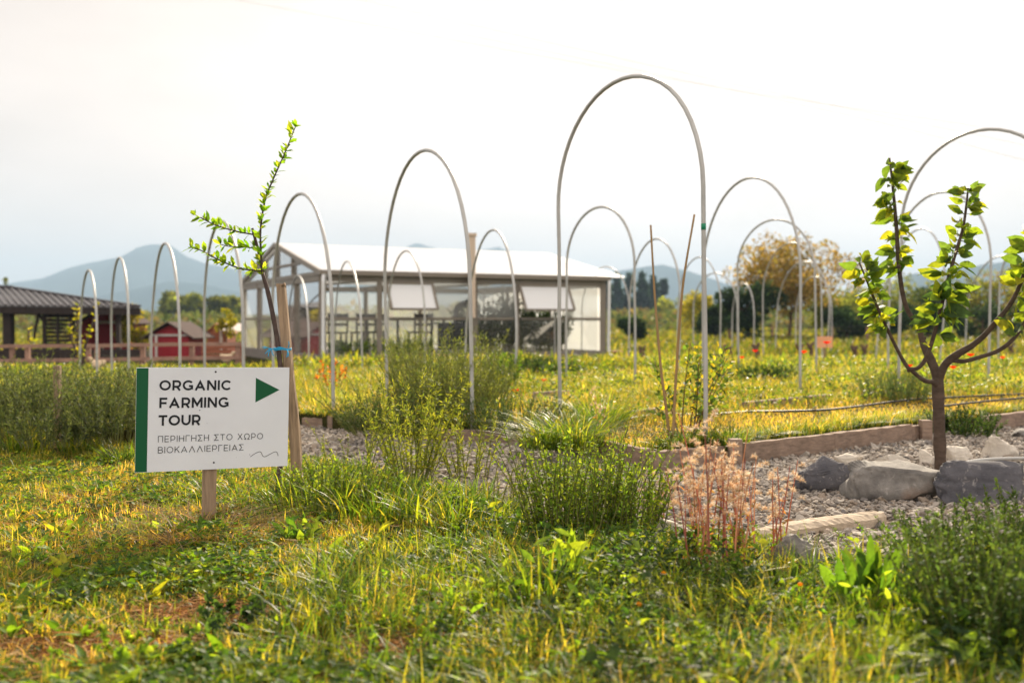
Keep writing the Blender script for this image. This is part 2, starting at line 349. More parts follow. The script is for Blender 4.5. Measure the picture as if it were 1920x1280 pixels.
def rock_material(name, c1, c2, c3):
    m, n, l, b = newmat(name); b.inputs['Roughness'].default_value = .85; b.inputs['Specular IOR Level'].default_value = .25
    tc = n.new('ShaderNodeTexCoord')
    z1 = n.new('ShaderNodeTexNoise'); z1.inputs['Scale'].default_value = 5; z1.inputs['Detail'].default_value = 10; z1.inputs['Roughness'].default_value = .7
    z2 = n.new('ShaderNodeTexNoise'); z2.inputs['Scale'].default_value = 20; z2.inputs['Detail'].default_value = 10; z2.inputs['Distortion'].default_value = 1.5
    z3 = n.new('ShaderNodeTexNoise'); z3.inputs['Scale'].default_value = 3; z3.inputs['Detail'].default_value = 4
    for z in (z1, z2, z3): l.new(tc.outputs['Object'], z.inputs['Vector'])
    r = n.new('ShaderNodeValToRGB'); l.new(z1.outputs[0], r.inputs[0]); e = r.color_ramp.elements
    e[0].position = .35; e[0].color = (*c1, 1); e[1].position = .65; e[1].color = (*c2, 1)
    v = n.new('ShaderNodeValToRGB'); l.new(z2.outputs[0], v.inputs[0]); v.color_ramp.elements[0].position = .6; v.color_ramp.elements[1].position = .74; v.color_ramp.elements[1].color = (.45, .45, .45, 1)
    mx1 = n.new('ShaderNodeMix'); mx1.data_type = 'RGBA'; l.new(v.outputs[0], mx1.inputs['Factor']); l.new(r.outputs[0], mx1.inputs['A']); mx1.inputs['B'].default_value = (*lin(196, 190, 184), 1)
    q = n.new('ShaderNodeValToRGB'); l.new(z3.outputs[0], q.inputs[0]); q.color_ramp.elements[0].position = .58; q.color_ramp.elements[1].position = .7; q.color_ramp.elements[1].color = (.7, .7, .7, 1)
    mx2 = n.new('ShaderNodeMix'); mx2.data_type = 'RGBA'; l.new(q.outputs[0], mx2.inputs['Factor']); l.new(mx1.outputs['Result'], mx2.inputs['A']); mx2.inputs['B'].default_value = (*c3, 1)
    l.new(mx2.outputs['Result'], b.inputs['Base Color'])
    bp = n.new('ShaderNodeBump'); bp.inputs['Strength'].default_value = .7; bp.inputs['Distance'].default_value = .03; l.new(z1.outputs[0], bp.inputs['Height']); l.new(bp.outputs[0], b.inputs['Normal'])
    return m
M['rock'] = rock_material('grey_rock', lin(104, 101, 99), lin(156, 151, 145), lin(150, 114, 88))
M['rockd'] = rock_material('dark_blue_grey_rock', lin(70, 70, 76), lin(106, 104, 108), lin(104, 96, 92))
M['rockp'] = rock_material('pale_rock', lin(184, 174, 162), lin(222, 214, 202), lin(190, 164, 134))
def glass_material(name, milk=.1, tint=(.93, .96, .96)):
    m, n, l, b = newmat(name)
    t = n.new('ShaderNodeBsdfTransparent'); t.inputs['Color'].default_value = (*tint, 1)
    g = n.new('ShaderNodeBsdfGlossy'); g.inputs['Roughness'].default_value = .04
    f = n.new('ShaderNodeFresnel'); f.inputs['IOR'].default_value = 1.45
    s1 = n.new('ShaderNodeMixShader'); l.new(f.outputs[0], s1.inputs[0]); l.new(t.outputs[0], s1.inputs[1]); l.new(g.outputs[0], s1.inputs[2])
    d = n.new('ShaderNodeBsdfTranslucent'); d.inputs['Color'].default_value = (.9, .9, .88, 1)
    s2 = n.new('ShaderNodeMixShader'); s2.inputs[0].default_value = milk; l.new(s1.outputs[0], s2.inputs[1]); l.new(d.outputs[0], s2.inputs[2])
    l.new(s2.outputs[0], n['Material Output'].inputs['Surface'])
    return m
M['glass'] = glass_material('window_glass', .23)
M['milk'] = glass_material('milky_sheet', .6)
M['haze_glass'] = glass_material('hazy_upper_glass', .52)
def roof_material():
    m, n, l, b = newmat('white_translucent_roof'); b.inputs['Base Color'].default_value = (.90, .92, .96, 1); b.inputs['Roughness'].default_value = .22
    t = n.new('ShaderNodeBsdfTranslucent'); t.inputs['Color'].default_value = (.93, .95, .98, 1)
    s = n.new('ShaderNodeMixShader'); s.inputs[0].default_value = .35; l.new(b.outputs[0], s.inputs[1]); l.new(t.outputs[0], s.inputs[2])
    l.new(s.outputs[0], n['Material Output'].inputs['Surface'])
    return m
M['roof'] = roof_material()

def CMB(): return MB()
def box_obj(name, lo, hi, mat, parent=None):
    return MB().add(*box_vf(lo, hi)).build(name, mat, parent, smooth=False)
def beams(name, lst, mat, parent=None, **k):
    b = MB()
    for a in lst: b.add(*beam_vf(*a))
    return b.build(name, mat, parent, smooth=False, **k)
# ------------------------------------------------------------------ the setting: ground, bed, path, hills
EDGE = np.array([[-16, 9.6], *[G(x, y)[:2] for x, y in ((0, 800), (250, 832), (560, 798), (800, 822), (1000, 832), (1200, 880), (1350, 868), (1500, 846), (1700, 820), (1920, 795))], [16, 13.6]])
BEDZ, BEDY1 = 0.10, 17.0
def edge_y(x): return np.interp(x, EDGE[:, 0], EDGE[:, 1])
def relief(x, y):
    near = np.clip((9 - np.abs(np.asarray(y, float))) / 4, 0, 1)
    return ((noise2(x, y, 1.3, 3) - .5) * .05 + (noise2(x, y, 4.1, 4) - .5) * .022) * near
def in_bed(x, y): return (y > edge_y(x)) & (y < BEDY1) & (np.abs(x) < 15.5)
def gz(x, y):
    x, y = np.atleast_1d(x).astype(float), np.atleast_1d(y).astype(float)
    return np.where(in_bed(x, y), BEDZ, relief(x, y) * (y < edge_y(x)))
def inpoly(x, y, poly):
    x, y = np.asarray(x), np.asarray(y); r = np.zeros(x.shape, bool); n = len(poly); j = n - 1
    for i in range(n):
        (xi, yi), (xj, yj) = poly[i], poly[j]
        c = ((yi > y) != (yj > y)) & (x < (xj - xi) * (y - yi) / (yj - yi + 1e-12) + xi)
        r ^= c; j = i
    return r
GRAV = np.array([G(x, y)[:2] for x, y in ((548, 792), (560, 862), (650, 872), (740, 890), (830, 912), (930, 968), (1010, 1000), (1160, 990), (1230, 1012), (1400, 1045), (1560, 1055), (1700, 1075), (1930, 1090))] + [[3.4, 3.6], [6.5, 4.6], [6.5, 9.9]]
                + [list(EDGE[i] + np.array([0, -.02])) for i in (10, 9, 8, 7, 6, 5, 4)] + [list(EDGE[3])])
def in_gravel(x, y): return inpoly(x, y, GRAV)

def grid_sheet(xs, ys, zf):
    X, Y = np.meshgrid(xs, ys); Z = zf(X.ravel(), Y.ravel()); nx, ny = len(xs), len(ys)
    i = np.arange(ny - 1)[:, None] * nx + np.arange(nx - 1)[None]
    return np.stack([X.ravel(), Y.ravel(), Z], 1), [np.stack([i, i + 1, i + nx + 1, i + nx], -1).reshape(-1, 4)]
xs = np.concatenate([[-4100, -2000, -800, -300, -120, -50, -25, -14], np.linspace(-9, 9, 150), [14, 25, 50, 120, 300, 800, 2000, 4100]])
ys = np.concatenate([[-1500, -300, -60, -15, -4], np.linspace(-1, 9.5, 90), [11, 14, 20, 30, 50, 90, 180, 400, 900, 2000, 4100]])
ground = tag(MB().add(*grid_sheet(xs, ys, lambda x, y: relief(x, y) * (y < edge_y(x)) - .004)).build('ground', M['ground'], base=(0, 0, 0)), kind='structure')

bx = np.unique(np.concatenate([np.linspace(-15.5, 15.5, 120), EDGE[1:-1, 0]]))
ft = np.array([0, 0, .02, .08, .2, .4, .6, .8, 1, 1]); fz = np.array([-.02, 1, 1, 1, 1, 1, 1, 1, 1, -.2]) * BEDZ
X = np.repeat(bx[None], len(ft), 0); Y = edge_y(X) + .04 + (BEDY1 - edge_y(X)) * ft[:, None]; Z = np.repeat(fz[:, None], len(bx), 1)
ii = np.arange(len(ft) - 1)[:, None] * len(bx) + np.arange(len(bx) - 1)[None]
tag(MB().add(np.stack([X.ravel(), Y.ravel(), Z.ravel()], 1), [np.stack([ii, ii + 1, ii + len(bx) + 1, ii + len(bx)], -1).reshape(-1, 4)]).build('garden_bed', M['ground'], base=(0, 0, 0)), kind='structure')

# the gravel path: triangulated by a fine grid clipped to its outline
gx = np.arange(-2.4, 6.5, .06); gy = np.arange(3.4, 9.9, .06); XX, YY = np.meshgrid(gx, gy)
cin = in_gravel(XX.ravel() + .03, YY.ravel() + .03).reshape(XX.shape)[:-1, :-1]
ids = np.arange(XX.size).reshape(XX.shape); q = np.stack([ids[:-1, :-1], ids[:-1, 1:], ids[1:, 1:], ids[1:, :-1]], -1)[cin]
used, inv = np.unique(q, return_inverse=True)
pv = np.stack([XX.ravel()[used], YY.ravel()[used], (relief(XX.ravel(), YY.ravel()) + .006)[used]], 1)
tag(MB().add(pv, [inv.reshape(-1, 4)]).build('gravel_path', M['gravelbed'], base=(0, 0, 0)), kind='structure')

def ridge(name, prof, Y, depth, seed, amp=.06):
    px = np.array(prof, float); T = np.linspace(px[0, 0], px[-1, 0], 160)
    top = np.array([P(t, np.interp(t, px[:, 0], px[:, 1]), Y) for t in T]); top[:, 2] = np.maximum(top[:, 2], 0)
    rows = []
    for k, (f, s) in enumerate(((-.6, 0), (-.45, .22), (-.3, .48), (-.15, .76), (0, 1), (.25, .7), (.6, 0))):
        w = top.copy(); w[:, 1] += f * depth; w[:, 0] *= (1 + f * depth / Y * .5)
        w[:, 2] = top[:, 2] * s * (1 + (amp * 5 * (noise2(T, T * 0 + k * 7.1, .02, seed) - .5) if 0 < s < 1 else 0)) + (amp * .25 * top[:, 2].max() * (noise2(T, T * 0 + k, .09, seed + 1) - .5) if s > 0 else -3)
        rows.append(w)
    V = np.concatenate(rows); n = len(T); i = np.arange(len(rows) - 1)[:, None] * n + np.arange(n - 1)[None]
    return tag(MB().add(V, [np.stack([i, i + 1, i + n + 1, i + n], -1).reshape(-1, 4)]).build(name, M['hill'], base=(0, Y, 0)), kind='structure')
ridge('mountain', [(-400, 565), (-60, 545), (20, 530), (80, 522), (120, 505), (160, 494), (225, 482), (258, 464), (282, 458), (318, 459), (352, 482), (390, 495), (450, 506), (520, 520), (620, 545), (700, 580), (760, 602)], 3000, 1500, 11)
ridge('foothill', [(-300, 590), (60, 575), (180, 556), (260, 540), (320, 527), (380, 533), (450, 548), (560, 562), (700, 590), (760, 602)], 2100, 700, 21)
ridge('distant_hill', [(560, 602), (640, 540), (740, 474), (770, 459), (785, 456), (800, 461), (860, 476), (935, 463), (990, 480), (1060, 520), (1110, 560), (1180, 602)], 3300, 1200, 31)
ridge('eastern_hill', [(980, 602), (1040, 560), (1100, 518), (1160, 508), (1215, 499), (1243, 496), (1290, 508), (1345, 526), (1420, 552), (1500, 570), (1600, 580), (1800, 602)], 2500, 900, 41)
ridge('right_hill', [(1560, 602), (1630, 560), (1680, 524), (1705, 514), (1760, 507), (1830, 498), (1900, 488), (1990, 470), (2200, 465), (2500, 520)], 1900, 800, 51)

# the air: far things fade towards pale blue
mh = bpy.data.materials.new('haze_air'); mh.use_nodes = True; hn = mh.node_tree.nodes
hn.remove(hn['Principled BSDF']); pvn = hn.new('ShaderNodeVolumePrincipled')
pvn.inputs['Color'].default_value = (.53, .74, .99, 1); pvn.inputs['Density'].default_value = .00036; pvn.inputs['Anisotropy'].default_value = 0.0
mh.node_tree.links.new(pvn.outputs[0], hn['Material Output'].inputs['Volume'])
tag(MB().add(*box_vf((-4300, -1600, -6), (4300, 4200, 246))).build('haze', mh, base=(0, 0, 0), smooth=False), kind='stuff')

# ------------------------------------------------------------------ the sign
base = G(399, 984); dl, dr = 4.255, 4.556
BL, BR = P(253, 886, dl), P(539, 873, dr); TL = P(257, 689, dl)
ex = unit(BR - BL); WD = np.linalg.norm(BR - BL); ez = unit(TL - BL - ex * np.dot(TL - BL, ex)); HT = np.dot(TL - BL, ez); en = unit(np.cross(ex, ez))   # en faces the viewer
if en[1] > 0: en = -en
sg = thing('tour_sign', 'white farm tour sign with green stripe and arrow on a wooden post', 'sign', tuple(base))
def onb(u, v, n=0): return BL + ex * u * WD + ez * v * HT + en * n
V = np.array([onb(u, v, n) for n in (-.008, 0) for u, v in ((0, 0), (1, 0), (1, 1), (0, 1))])
board = MB().add(V, [np.array([[3, 2, 1, 0], [4, 5, 6, 7], [0, 1, 5, 4], [1, 2, 6, 5], [2, 3, 7, 6], [3, 0, 4, 7]])]).build('board', M['white'], sg, smooth=False)
BASE[board.name] = np.array(base)
def sub(o, parent):            # parent a mesh built in sg's frame below a part of the same frame
    o.parent = parent; return o
def crop_uv(cx, cy):           # position on the board from the enlarged photograph of it
    xl = 85 - 15 * (cy - 155) / 1050; xr = 1612 - 20 * (cy - 155) / 980
    s = (cx - xl) / (xr - xl); yt = 155 - 2 * s; yb = 1208 - 72 * s
    return s * dl / (dr - s * (dr - dl)), 1 - (cy - yt) / (yb - yt)
def poly_on(pts, n=.0009):
    V = np.array([onb(*crop_uv(*p), n) for p in pts]); return V, [np.arange(len(pts))[None]]
sub(MB().add(np.array([onb(u, v, .0008) for u, v in ((.0, .004), (.073, .004), (.073, .996), (.0, .996))]), [np.array([[0, 1, 2, 3]])]).build('stripe', M['green'], sg), board)
sub(MB().add(*poly_on([(1272, 500), (1512, 375), (1276, 255)])).build('arrow', M['green'], sg), board)
_z = [0]
def ribbon(mb, pts, hw, n0=.0010):     # pts in metres on the board plane (u right, v up)
    pts = np.asarray(pts, float); k = len(pts); closed = np.allclose(pts[0], pts[-1])
    d = np.diff(pts, axis=0); d = d / np.maximum(np.linalg.norm(d, axis=1, keepdims=True), 1e-9)
    L, Rr = [], []
    for i in range(k):
        a = d[i - 1] if i > 0 else (d[-1] if closed else d[0]); b = d[i] if i < k - 1 else (d[0] if closed else d[-1])
        na, nb = np.array([-a[1], a[0]]), np.array([-b[1], b[0]]); m = na + nb; m = m / max(np.linalg.norm(m), 1e-6); q = hw / max(np.dot(m, na), .35)
        L.append(pts[i] + m * q); Rr.append(pts[i] - m * q)
    _z[0] = (_z[0] + 1) % 12
    n = n0 + _z[0] * .00006
    V = np.array([BL + ex * p[0] + ez * p[1] + en * n for p in L + Rr]); i = np.arange(k - 1)
    mb.add(V, [np.stack([i, i + k, i + k + 1, i + 1], 1)])
def arc(cx, cy, rx, ry, a0, a1, n=26):
    t = np.radians(np.linspace(a0, a1, n)); return [(cx + rx * math.cos(a), cy + ry * math.sin(a)) for a in t]
def glyph(ch, i):                      # centre-line strokes in a box of cap height 1; i = half stroke width
    t, b = 1 - i, i
    if ch in 'IΙ': return 2 * i, [[(i, 0), (i, 1)]]
    if ch in 'OΟ': W = 1.10; return W, [arc(W / 2, .5, W / 2 - i, .5 - i, 0, 360, 44)]
    if ch == 'C': W = .98; return W, [arc(.55, .5, .55 - i, .5 - i, 42, 318, 34)]
    if ch == 'G': W = 1.02; return W, [arc(.55, .5, .55 - i, .5 - i, 42, 312, 34) + [(W - i, .2), (W - i, .52 - i)], [(W, .52 - i), (.62, .52 - i)]]
    if ch in 'RPΡ':
        W = .84 if ch == 'R' else .80; m = .36 if ch == 'R' else .34; ry = (t - m) / 2
        S = [[(i, 0), (i, 1)], [(i, t), (W - i - ry, t)] + arc(W - i - ry, (t + m) / 2, ry, ry, 90, -90, 16)[1:] + [(i, m)]]
        if ch == 'R': S.append([(W * .52, m), (W - i * 1.15, 0)])
        return W, S
    if ch in 'BΒ':
        W = .84; m = .53; r1, r2 = (t - m) / 2, (m - b) / 2
        return W, [[(i, 0), (i, 1)], [(i, t), (W - .06 - i - r1, t)] + arc(W - .06 - i - r1, (t + m) / 2, r1, r1, 90, -90, 14)[1:] + [(i, m)], [(i, m), (W - i - r2, m)] + arc(W - i - r2, (m + b) / 2, r2, r2, 90, -90, 14)[1:] + [(i, b)]]
    if ch in 'AΑΛ':
        W = 1.08; S = [[(i * 1.1, 0), (W / 2, 1 - i * 1.55), (W - i * 1.1, 0)]]
        if ch != 'Λ': S.append([(W * .22, .3), (W * .78, .3)])
        return W, S
    if ch == 'N': W = .92; return W, [[(i, 0), (i, 1)], [(W - i, 0), (W - i, 1)], [(i * 1.1, .97), (W - i * 1.1, .03)]]
    if ch == 'F': W = .74; return W, [[(i, 0), (i, 1)], [(i, t), (W, t)], [(i, .47), (W * .92, .47)]]
    if ch in 'EΕ': W = .74; return W, [[(i, 0), (i, 1)], [(i, t), (W, t)], [(i, .5), (W * .93, .5)], [(i, b), (W, b)]]
    if ch == 'Γ': W = .70; return W, [[(i, 0), (i, 1)], [(i, t), (W, t)]]
    if ch in 'TΤ': W = .84; return W, [[(0, t), (W, t)], [(W / 2, t), (W / 2, 0)]]
    if ch == 'U': W = .90; r = W / 2 - i; return W, [[(i, 1), (i, i + r * 1.03)] + arc(W / 2, i + r, r, r, 180, 360, 20) + [(W - i, 1)]]
    if ch == 'M': W = 1.06; return W, [[(i, 0), (i, 1)], [(W - i, 0), (W - i, 1)], [(i, .96), (W / 2, .26), (W - i, .96)]]
    if ch == 'Π': W = .86; return W, [[(i, 0), (i, t), (W - i, t), (W - i, 0)]]
    if ch in 'HΗ': W = .88; return W, [[(i, 0), (i, 1)], [(W - i, 0), (W - i, 1)], [(i, .5), (W - i, .5)]]
    if ch == 'Σ': W = .80; return W, [[(W, t), (i, t), (W * .6, .5), (i, b), (W, b)]]
    if ch in 'XΧ': W = .88; return W, [[(i * .6, 0), (W - i * 1.2, 1)], [(i * 1.2, 1), (W - i * .6, 0)]]
    if ch == 'Ω': W = 1.08; return W, [[(.02, b), (.36, b)] + arc(W / 2, .54, W / 2 - i - .03, .46 - i, 246, -66, 30) + [(W - .36, b), (W - .02, b)]]
    if ch in 'KΚ': W = .82; return W, [[(i, 0), (i, 1)], [(W - i, 1), (i, .38)], [(.34, .56), (W - i * .5, 0)]]
    return .38, []
def text_line(mb, s, c0, c1, cap, half, gap):          # from crop point c0 (baseline left) to c1 (baseline right)
    a, b = np.array(crop_uv(*c0)) * (WD, HT), np.array(crop_uv(*c1)) * (WD, HT); top = np.array(crop_uv(c0[0], c0[1] - cap)) * (WD, HT); h = top[1] - a[1]
    gl = [glyph(ch, half) for ch in s]; tot = sum(g[0] for g in gl) + gap * (len(gl) - 1)
    kx = (np.linalg.norm(b - a) / h) / tot; ax = (b - a) / np.linalg.norm(b - a); ay = np.array([-ax[1], ax[0]]); x = 0
    for w, strokes in gl:
        for st in strokes: ribbon(mb, [a + ax * (x + p[0]) * h * kx + ay * p[1] * h for p in st], half * h)
        x += w + gap
tx = MB()
text_line(tx, 'ORGANIC', (312, 382), (1026, 378), 102, .098, .16)
sub(tx.build('heading_lettering', M['ink'], sg), board); tx = MB()
text_line(tx, 'FARMING', (312, 558), (1002, 549), 104, .098, .16)
sub(tx.build('heading_lettering', M['ink'], sg), board); tx = MB()
text_line(tx, 'TOUR', (303, 735), (722, 726), 105, .098, .14)
sub(tx.build('heading_lettering', M['ink'], sg), board)
tx = MB()
text_line(tx, 'ΠΕΡΙΗΓΗΣΗ ΣΤΟ ΧΩΡΟ', (299, 901), (1346, 866), 63, .048, .30)
sub(tx.build('small_lettering', M['ink2'], sg), board); tx = MB()
text_line(tx, 'ΒΙΟΚΑΛΛΙΕΡΓΕΙΑΣ', (298, 1012), (1152, 980), 64, .048, .28)
sub(tx.build('small_lettering', M['ink2'], sg), board)
tx = MB()
sq = spline([(1220, 1045), (1268, 1012), (1312, 994), (1330, 1003), (1345, 1036), (1368, 1043), (1410, 1022), (1455, 998), (1482, 995), (1493, 1012), (1498, 1036)], 40)
ribbon(tx, [np.array(crop_uv(*p)) * (WD, HT) for p in sq], .0011)
sub(tx.build('scribbled_mark', M['ink2'], sg), board)
for c in ((875, 196), (857, 1104)):
    p = onb(*crop_uv(*c), 0); v, f = ico_vf(2); v = v * .0045; v = v - np.outer(v @ en, en) * .5
    sub(MB().add(v + p, f).build('screw', M['screw'], sg), board)
tx = MB()
for c, s in (((715, 578), .0022), ((788, 710), .0010), ((280, 400), .0009), ((1215, 1022), .0014), ((1080, 1052), .0008)):
    tx = MB(); ribbon(tx, [np.array(crop_uv(*c)) * (WD, HT) + (-s, 0), np.array(crop_uv(*c)) * (WD, HT) + (s, -s * .5)], s * .8)
    sub(tx.build('dirt_speck', M['ink2'], sg), board)
pt = onb(.478, .95, -.0085 - .0135); pb = onb(.478, -.86, -.0085 - .0135)
MB().add(*beam_vf(pb, pt, .058, .026, up=en)).build('post', M['wood'], sg, smooth=False)

# ------------------------------------------------------------------ staked sapling beside the sign
sb, st = G(562, 924), P(527, 532, 5.1)
MB_ = MB()
stake = thing('wooden_stake', 'split weathered wooden stake leaning behind the right edge of the sign', 'stake', tuple(sb))
spts = spline([sb + (0, 0, -.1), P(552, 800, 5.16), P(541, 690, 5.12), st], 14)
vs, fs = [], []
for i, p in enumerate(spts):
    k = i / 13; w = .056 - .014 * k; jx = (R.uniform(-1, 1, 4) * .003)
    for (a, b), j in zip(((-1, -1), (1, -1), (1, 1), (-1, 1)), jx): vs.append(p + np.array([a * w / 2 + j, b * .02, 0]))
fs = [[i * 4 + k, i * 4 + (k + 1) % 4, i * 4 + 4 + (k + 1) % 4, i * 4 + 4 + k] for i in range(13) for k in range(4)] + [[3, 2, 1, 0], [52, 53, 54, 55]]
MB().add(np.array(vs), [np.array(fs)]).build('shaft', M['wood'], stake, smooth=False)
MB().add(*tube_vf([st + (.008, -.02, -.012), st + (.022, -.024, .0), st + (.03, -.024, -.02)], [.006, .007, .003], 6)).build('splinter', M['wood'], stake)

def px_tube(mb, pts, rpx, sides=8, n=None, col=None):          # pts (x, y, Y); radii in photo pixels
    w = np.array([P(*p) for p in pts]); m = n or max(8, 5 * len(pts)); s = spline(w, m)
    r = np.interp(np.linspace(0, 1, m), np.linspace(0, 1, len(rpx)), rpx) * np.array([p[1] for p in s]) / FPX
    r = r * (1 + .10 * (vnoise(s * 22, 5) - .5) * 2)
    V, F = tube_vf(s, r, sides); mb.add(V, F, col); return s
Y0 = 5.13
sap = thing('staked_sapling', 'thin young sapling with fresh lime leaves tied to a leaning wooden stake', 'sapling', tuple(G(522, 918)))
b = MB()
px_tube(b, [(521, 924, Y0 - .06), (530, 800, Y0 - .06), (527, 700, Y0 - .05), (517, 620, Y0 - .04), (503, 550, Y0 - .02), (492, 512, Y0)], [5.6, 5.2, 4.8, 4.4, 3.6], 8)
px_tube(b, [(494, 518, Y0), (487, 480, Y0 + .02), (479, 450, Y0 + .02), (473, 428, Y0 + .02)], [3.4, 3, 2.6], 7)
b.build('trunk', M['darkbark'], sap)
b = MB(); shoots = []
for pts, r in (([(492, 514, Y0), (489, 470, Y0 - .02), (489, 425, Y0 - .03), (498, 372, Y0 - .02), (515, 330, Y0), (535, 285, Y0 + .02), (548, 252, Y0 + .03), (554, 238, Y0 + .03)], [2.3, 1.9, 1.5, .9]),
               ([(476, 440, Y0 + .02), (440, 433, Y0 - .04), (402, 421, Y0 - .1), (366, 403, Y0 - .14)], [1.6, 1.3, .8]),
               ([(483, 466, Y0 + .02), (455, 463, Y0 + .06), (430, 462, Y0 + .1), (413, 458, Y0 + .13)], [1.4, 1.1, .8]),
               ([(490, 508, Y0), (450, 503, Y0 - .08), (410, 487, Y0 - .14), (378, 470, Y0 - .18), (356, 462, Y0 - .2)], [1.8, 1.4, .8])):
    shoots.append(px_tube(b, pts, r, 6))
b.build('branch', M['darkbark'], sap)
def leaf_tufts(shoots, rng, step, per, L, W, cols, mb, up=.5, kind='lance', curl=.15, pet=.012, droop=0.0, nup=1.0):
    for s, (t0, t1) in zip(shoots, rng):
        seg = np.linalg.norm(np.diff(s, axis=0), axis=1); cum = np.concatenate([[0], np.cumsum(seg)]); tot = cum[-1]
        nn = max(2, int(tot * (t1 - t0) / step)); at = (t0 + (t1 - t0) * (np.arange(nn) + R.uniform(-.3, .3, nn)) / max(nn - 1, 1)).clip(0, 1) * tot
        C = np.stack([np.interp(at, cum, s[:, k]) for k in range(3)], 1); T = unit(np.stack([np.interp(np.minimum(at + .02, tot), cum, s[:, k]) - np.interp(at - .02, cum, s[:, k]) for k in range(3)], 1))
        m = R.randint(per[0], per[1] + 1, nn); idx = np.repeat(np.arange(nn), m); n = len(idx)
        out = unit(R.normal(0, 1, (nn, 3)))[idx] * .7 + R.normal(0, 1, (n, 3)) * .55
        out = unit(out - T[idx] * np.sum(out * T[idx], 1, keepdims=True))
        D = unit(out + T[idx] * R.uniform(.2, .9, (n, 1)) * (up > 0) + np.array([0, 0, 1]) * up * R.uniform(.2, 1, (n, 1)) - np.array([0, 0, 1]) * droop * R.uniform(0, 1.2, (n, 1)))
        N = unit(np.array([0, 0, nup]) + R.normal(0, .5, (n, 3)))
        l = L * R.uniform(.42, 1.25, n)
        if pet > .015:
            SV, SF = stems_vf(np.stack([C[idx], C[idx] + out * pet], 1), .0016, .0012); mb.add(SV, SF, lin(120, 124, 60))
        V, F, c = leaves_vf(C[idx] + out * pet, D, N, l, l * W * R.uniform(.8, 1.15, n), pick(cols, n), kind, R.uniform(-.1, 2, n) * curl)
        mb.add(V, F, c)
LIME = [lin(150, 176, 50), lin(120, 156, 44), lin(176, 186, 62), lin(96, 136, 40)]
b = MB(); leaf_tufts(shoots, [(.0, 1)] + [(.08, 1)] * 3, .022, (4, 7), .046, .44, LIME, b, up=.55, pet=.004)
b.build('leaves', M['leaf'], sap)
tw = thing('blue_twine', 'frayed blue twine tying the sapling trunk to the stake', 'twine', tuple(P(540, 655, 5.05)))
b = MB()
for k, (dy, dz) in enumerate(((0, 0), (2, 2), (-2, 1))):
    b.add(*tube_vf(spline([P(517, 655 + dy, 5.035), P(526, 653 + dy, 5.03), P(540, 654 + dz, 5.055), P(546, 653 + dz, 5.09), P(543, 651 + dz, 5.16), P(530, 652 + dz, 5.17), P(514, 654 + dy, 5.12), P(517, 655 + dy, 5.035)], 30), .0028, 6))
b.build('loop', M['blue'], tw)
b = MB()
for pts in ([(540, 652, 5.03), (542, 645, 5.02), (541, 640, 5.02)], [(540, 656, 5.03), (539, 664, 5.02), (537, 670, 5.02)], [(538, 656, 5.03), (541, 663, 5.01), (540, 669, 5.01)], [(520, 655, 5.03), (506, 653, 5.01), (494, 649, 5.0)], [(506, 653, 5.01), (501, 659, 5.0), (497, 663, 5.0)],
            [(508, 653, 5.01), (504, 661, 5.0), (503, 668, 5.0)], [(510, 653, 5.01), (510, 660, 5.0), (513, 667, 4.99)], [(500, 651, 5.0), (495, 653, 5.0), (492, 650, 4.99)]):
    b = MB(); b.add(*tube_vf(spline([P(*p) for p in pts], 8), [.0026] * 4 + [.0022] * 4, 5)); b.build('frayed_end', M['blue'], tw)

# ------------------------------------------------------------------ pipe hoops
def hoop(lf, rf, ap, label, r=.0175, drop=.15):
    def foot(p):
        g = G(p[0], p[1], BEDZ)
        return g if g[1] < BEDY1 else G(p[0], p[1], 0)
    A, B = foot(lf), foot(rf); mid = (A + B) / 2; T = P(ap[0], ap[1], mid[1]); H = T[2] - mid[2]
    off = np.array([T[0] - mid[0], 0, 0]); h = (B - A) / 2; hw = np.linalg.norm(h); rz = min(hw, H * .75); zs = H - rz
    pts = []
    for k in range(6): q = k / 6; pts.append(A + (0, 0, -drop * (k == 0)) + np.array([0, 0, zs * q]) + off * (zs * q / H))
    for k in range(25):
        a = math.pi - math.pi * k / 24; z = zs + rz * math.sin(a); pts.append(mid + h * math.cos(a) + np.array([0, 0, z]) + off * (z / H))
    for k in range(5, -1, -1): q = k / 6; pts.append(B + (0, 0, -drop * (k == 0)) + np.array([0, 0, zs * q]) + off * (zs * q / H))
    pts = np.array(pts); pts[:, 2] += np.where(np.arange(len(pts)) < 18, A[2] - mid[2], B[2] - mid[2]) * 0
    pts[1:-1] += (np.stack([noise2(pts[1:-1, 0], pts[1:-1, 2], 1.5, 60 + k) for k in range(3)], 1) - .5) * .02
    o = MB().add(*tube_vf(pts, r, 10)).build('hoop', M['hoop'], base=tuple(mid))
    tag(o, label, 'hoop', 'pipe hoops of the garden tunnels'); return o, pts
ORD = ['first', 'second', 'third', 'fourth', 'fifth', 'sixth', 'seventh', 'eighth']
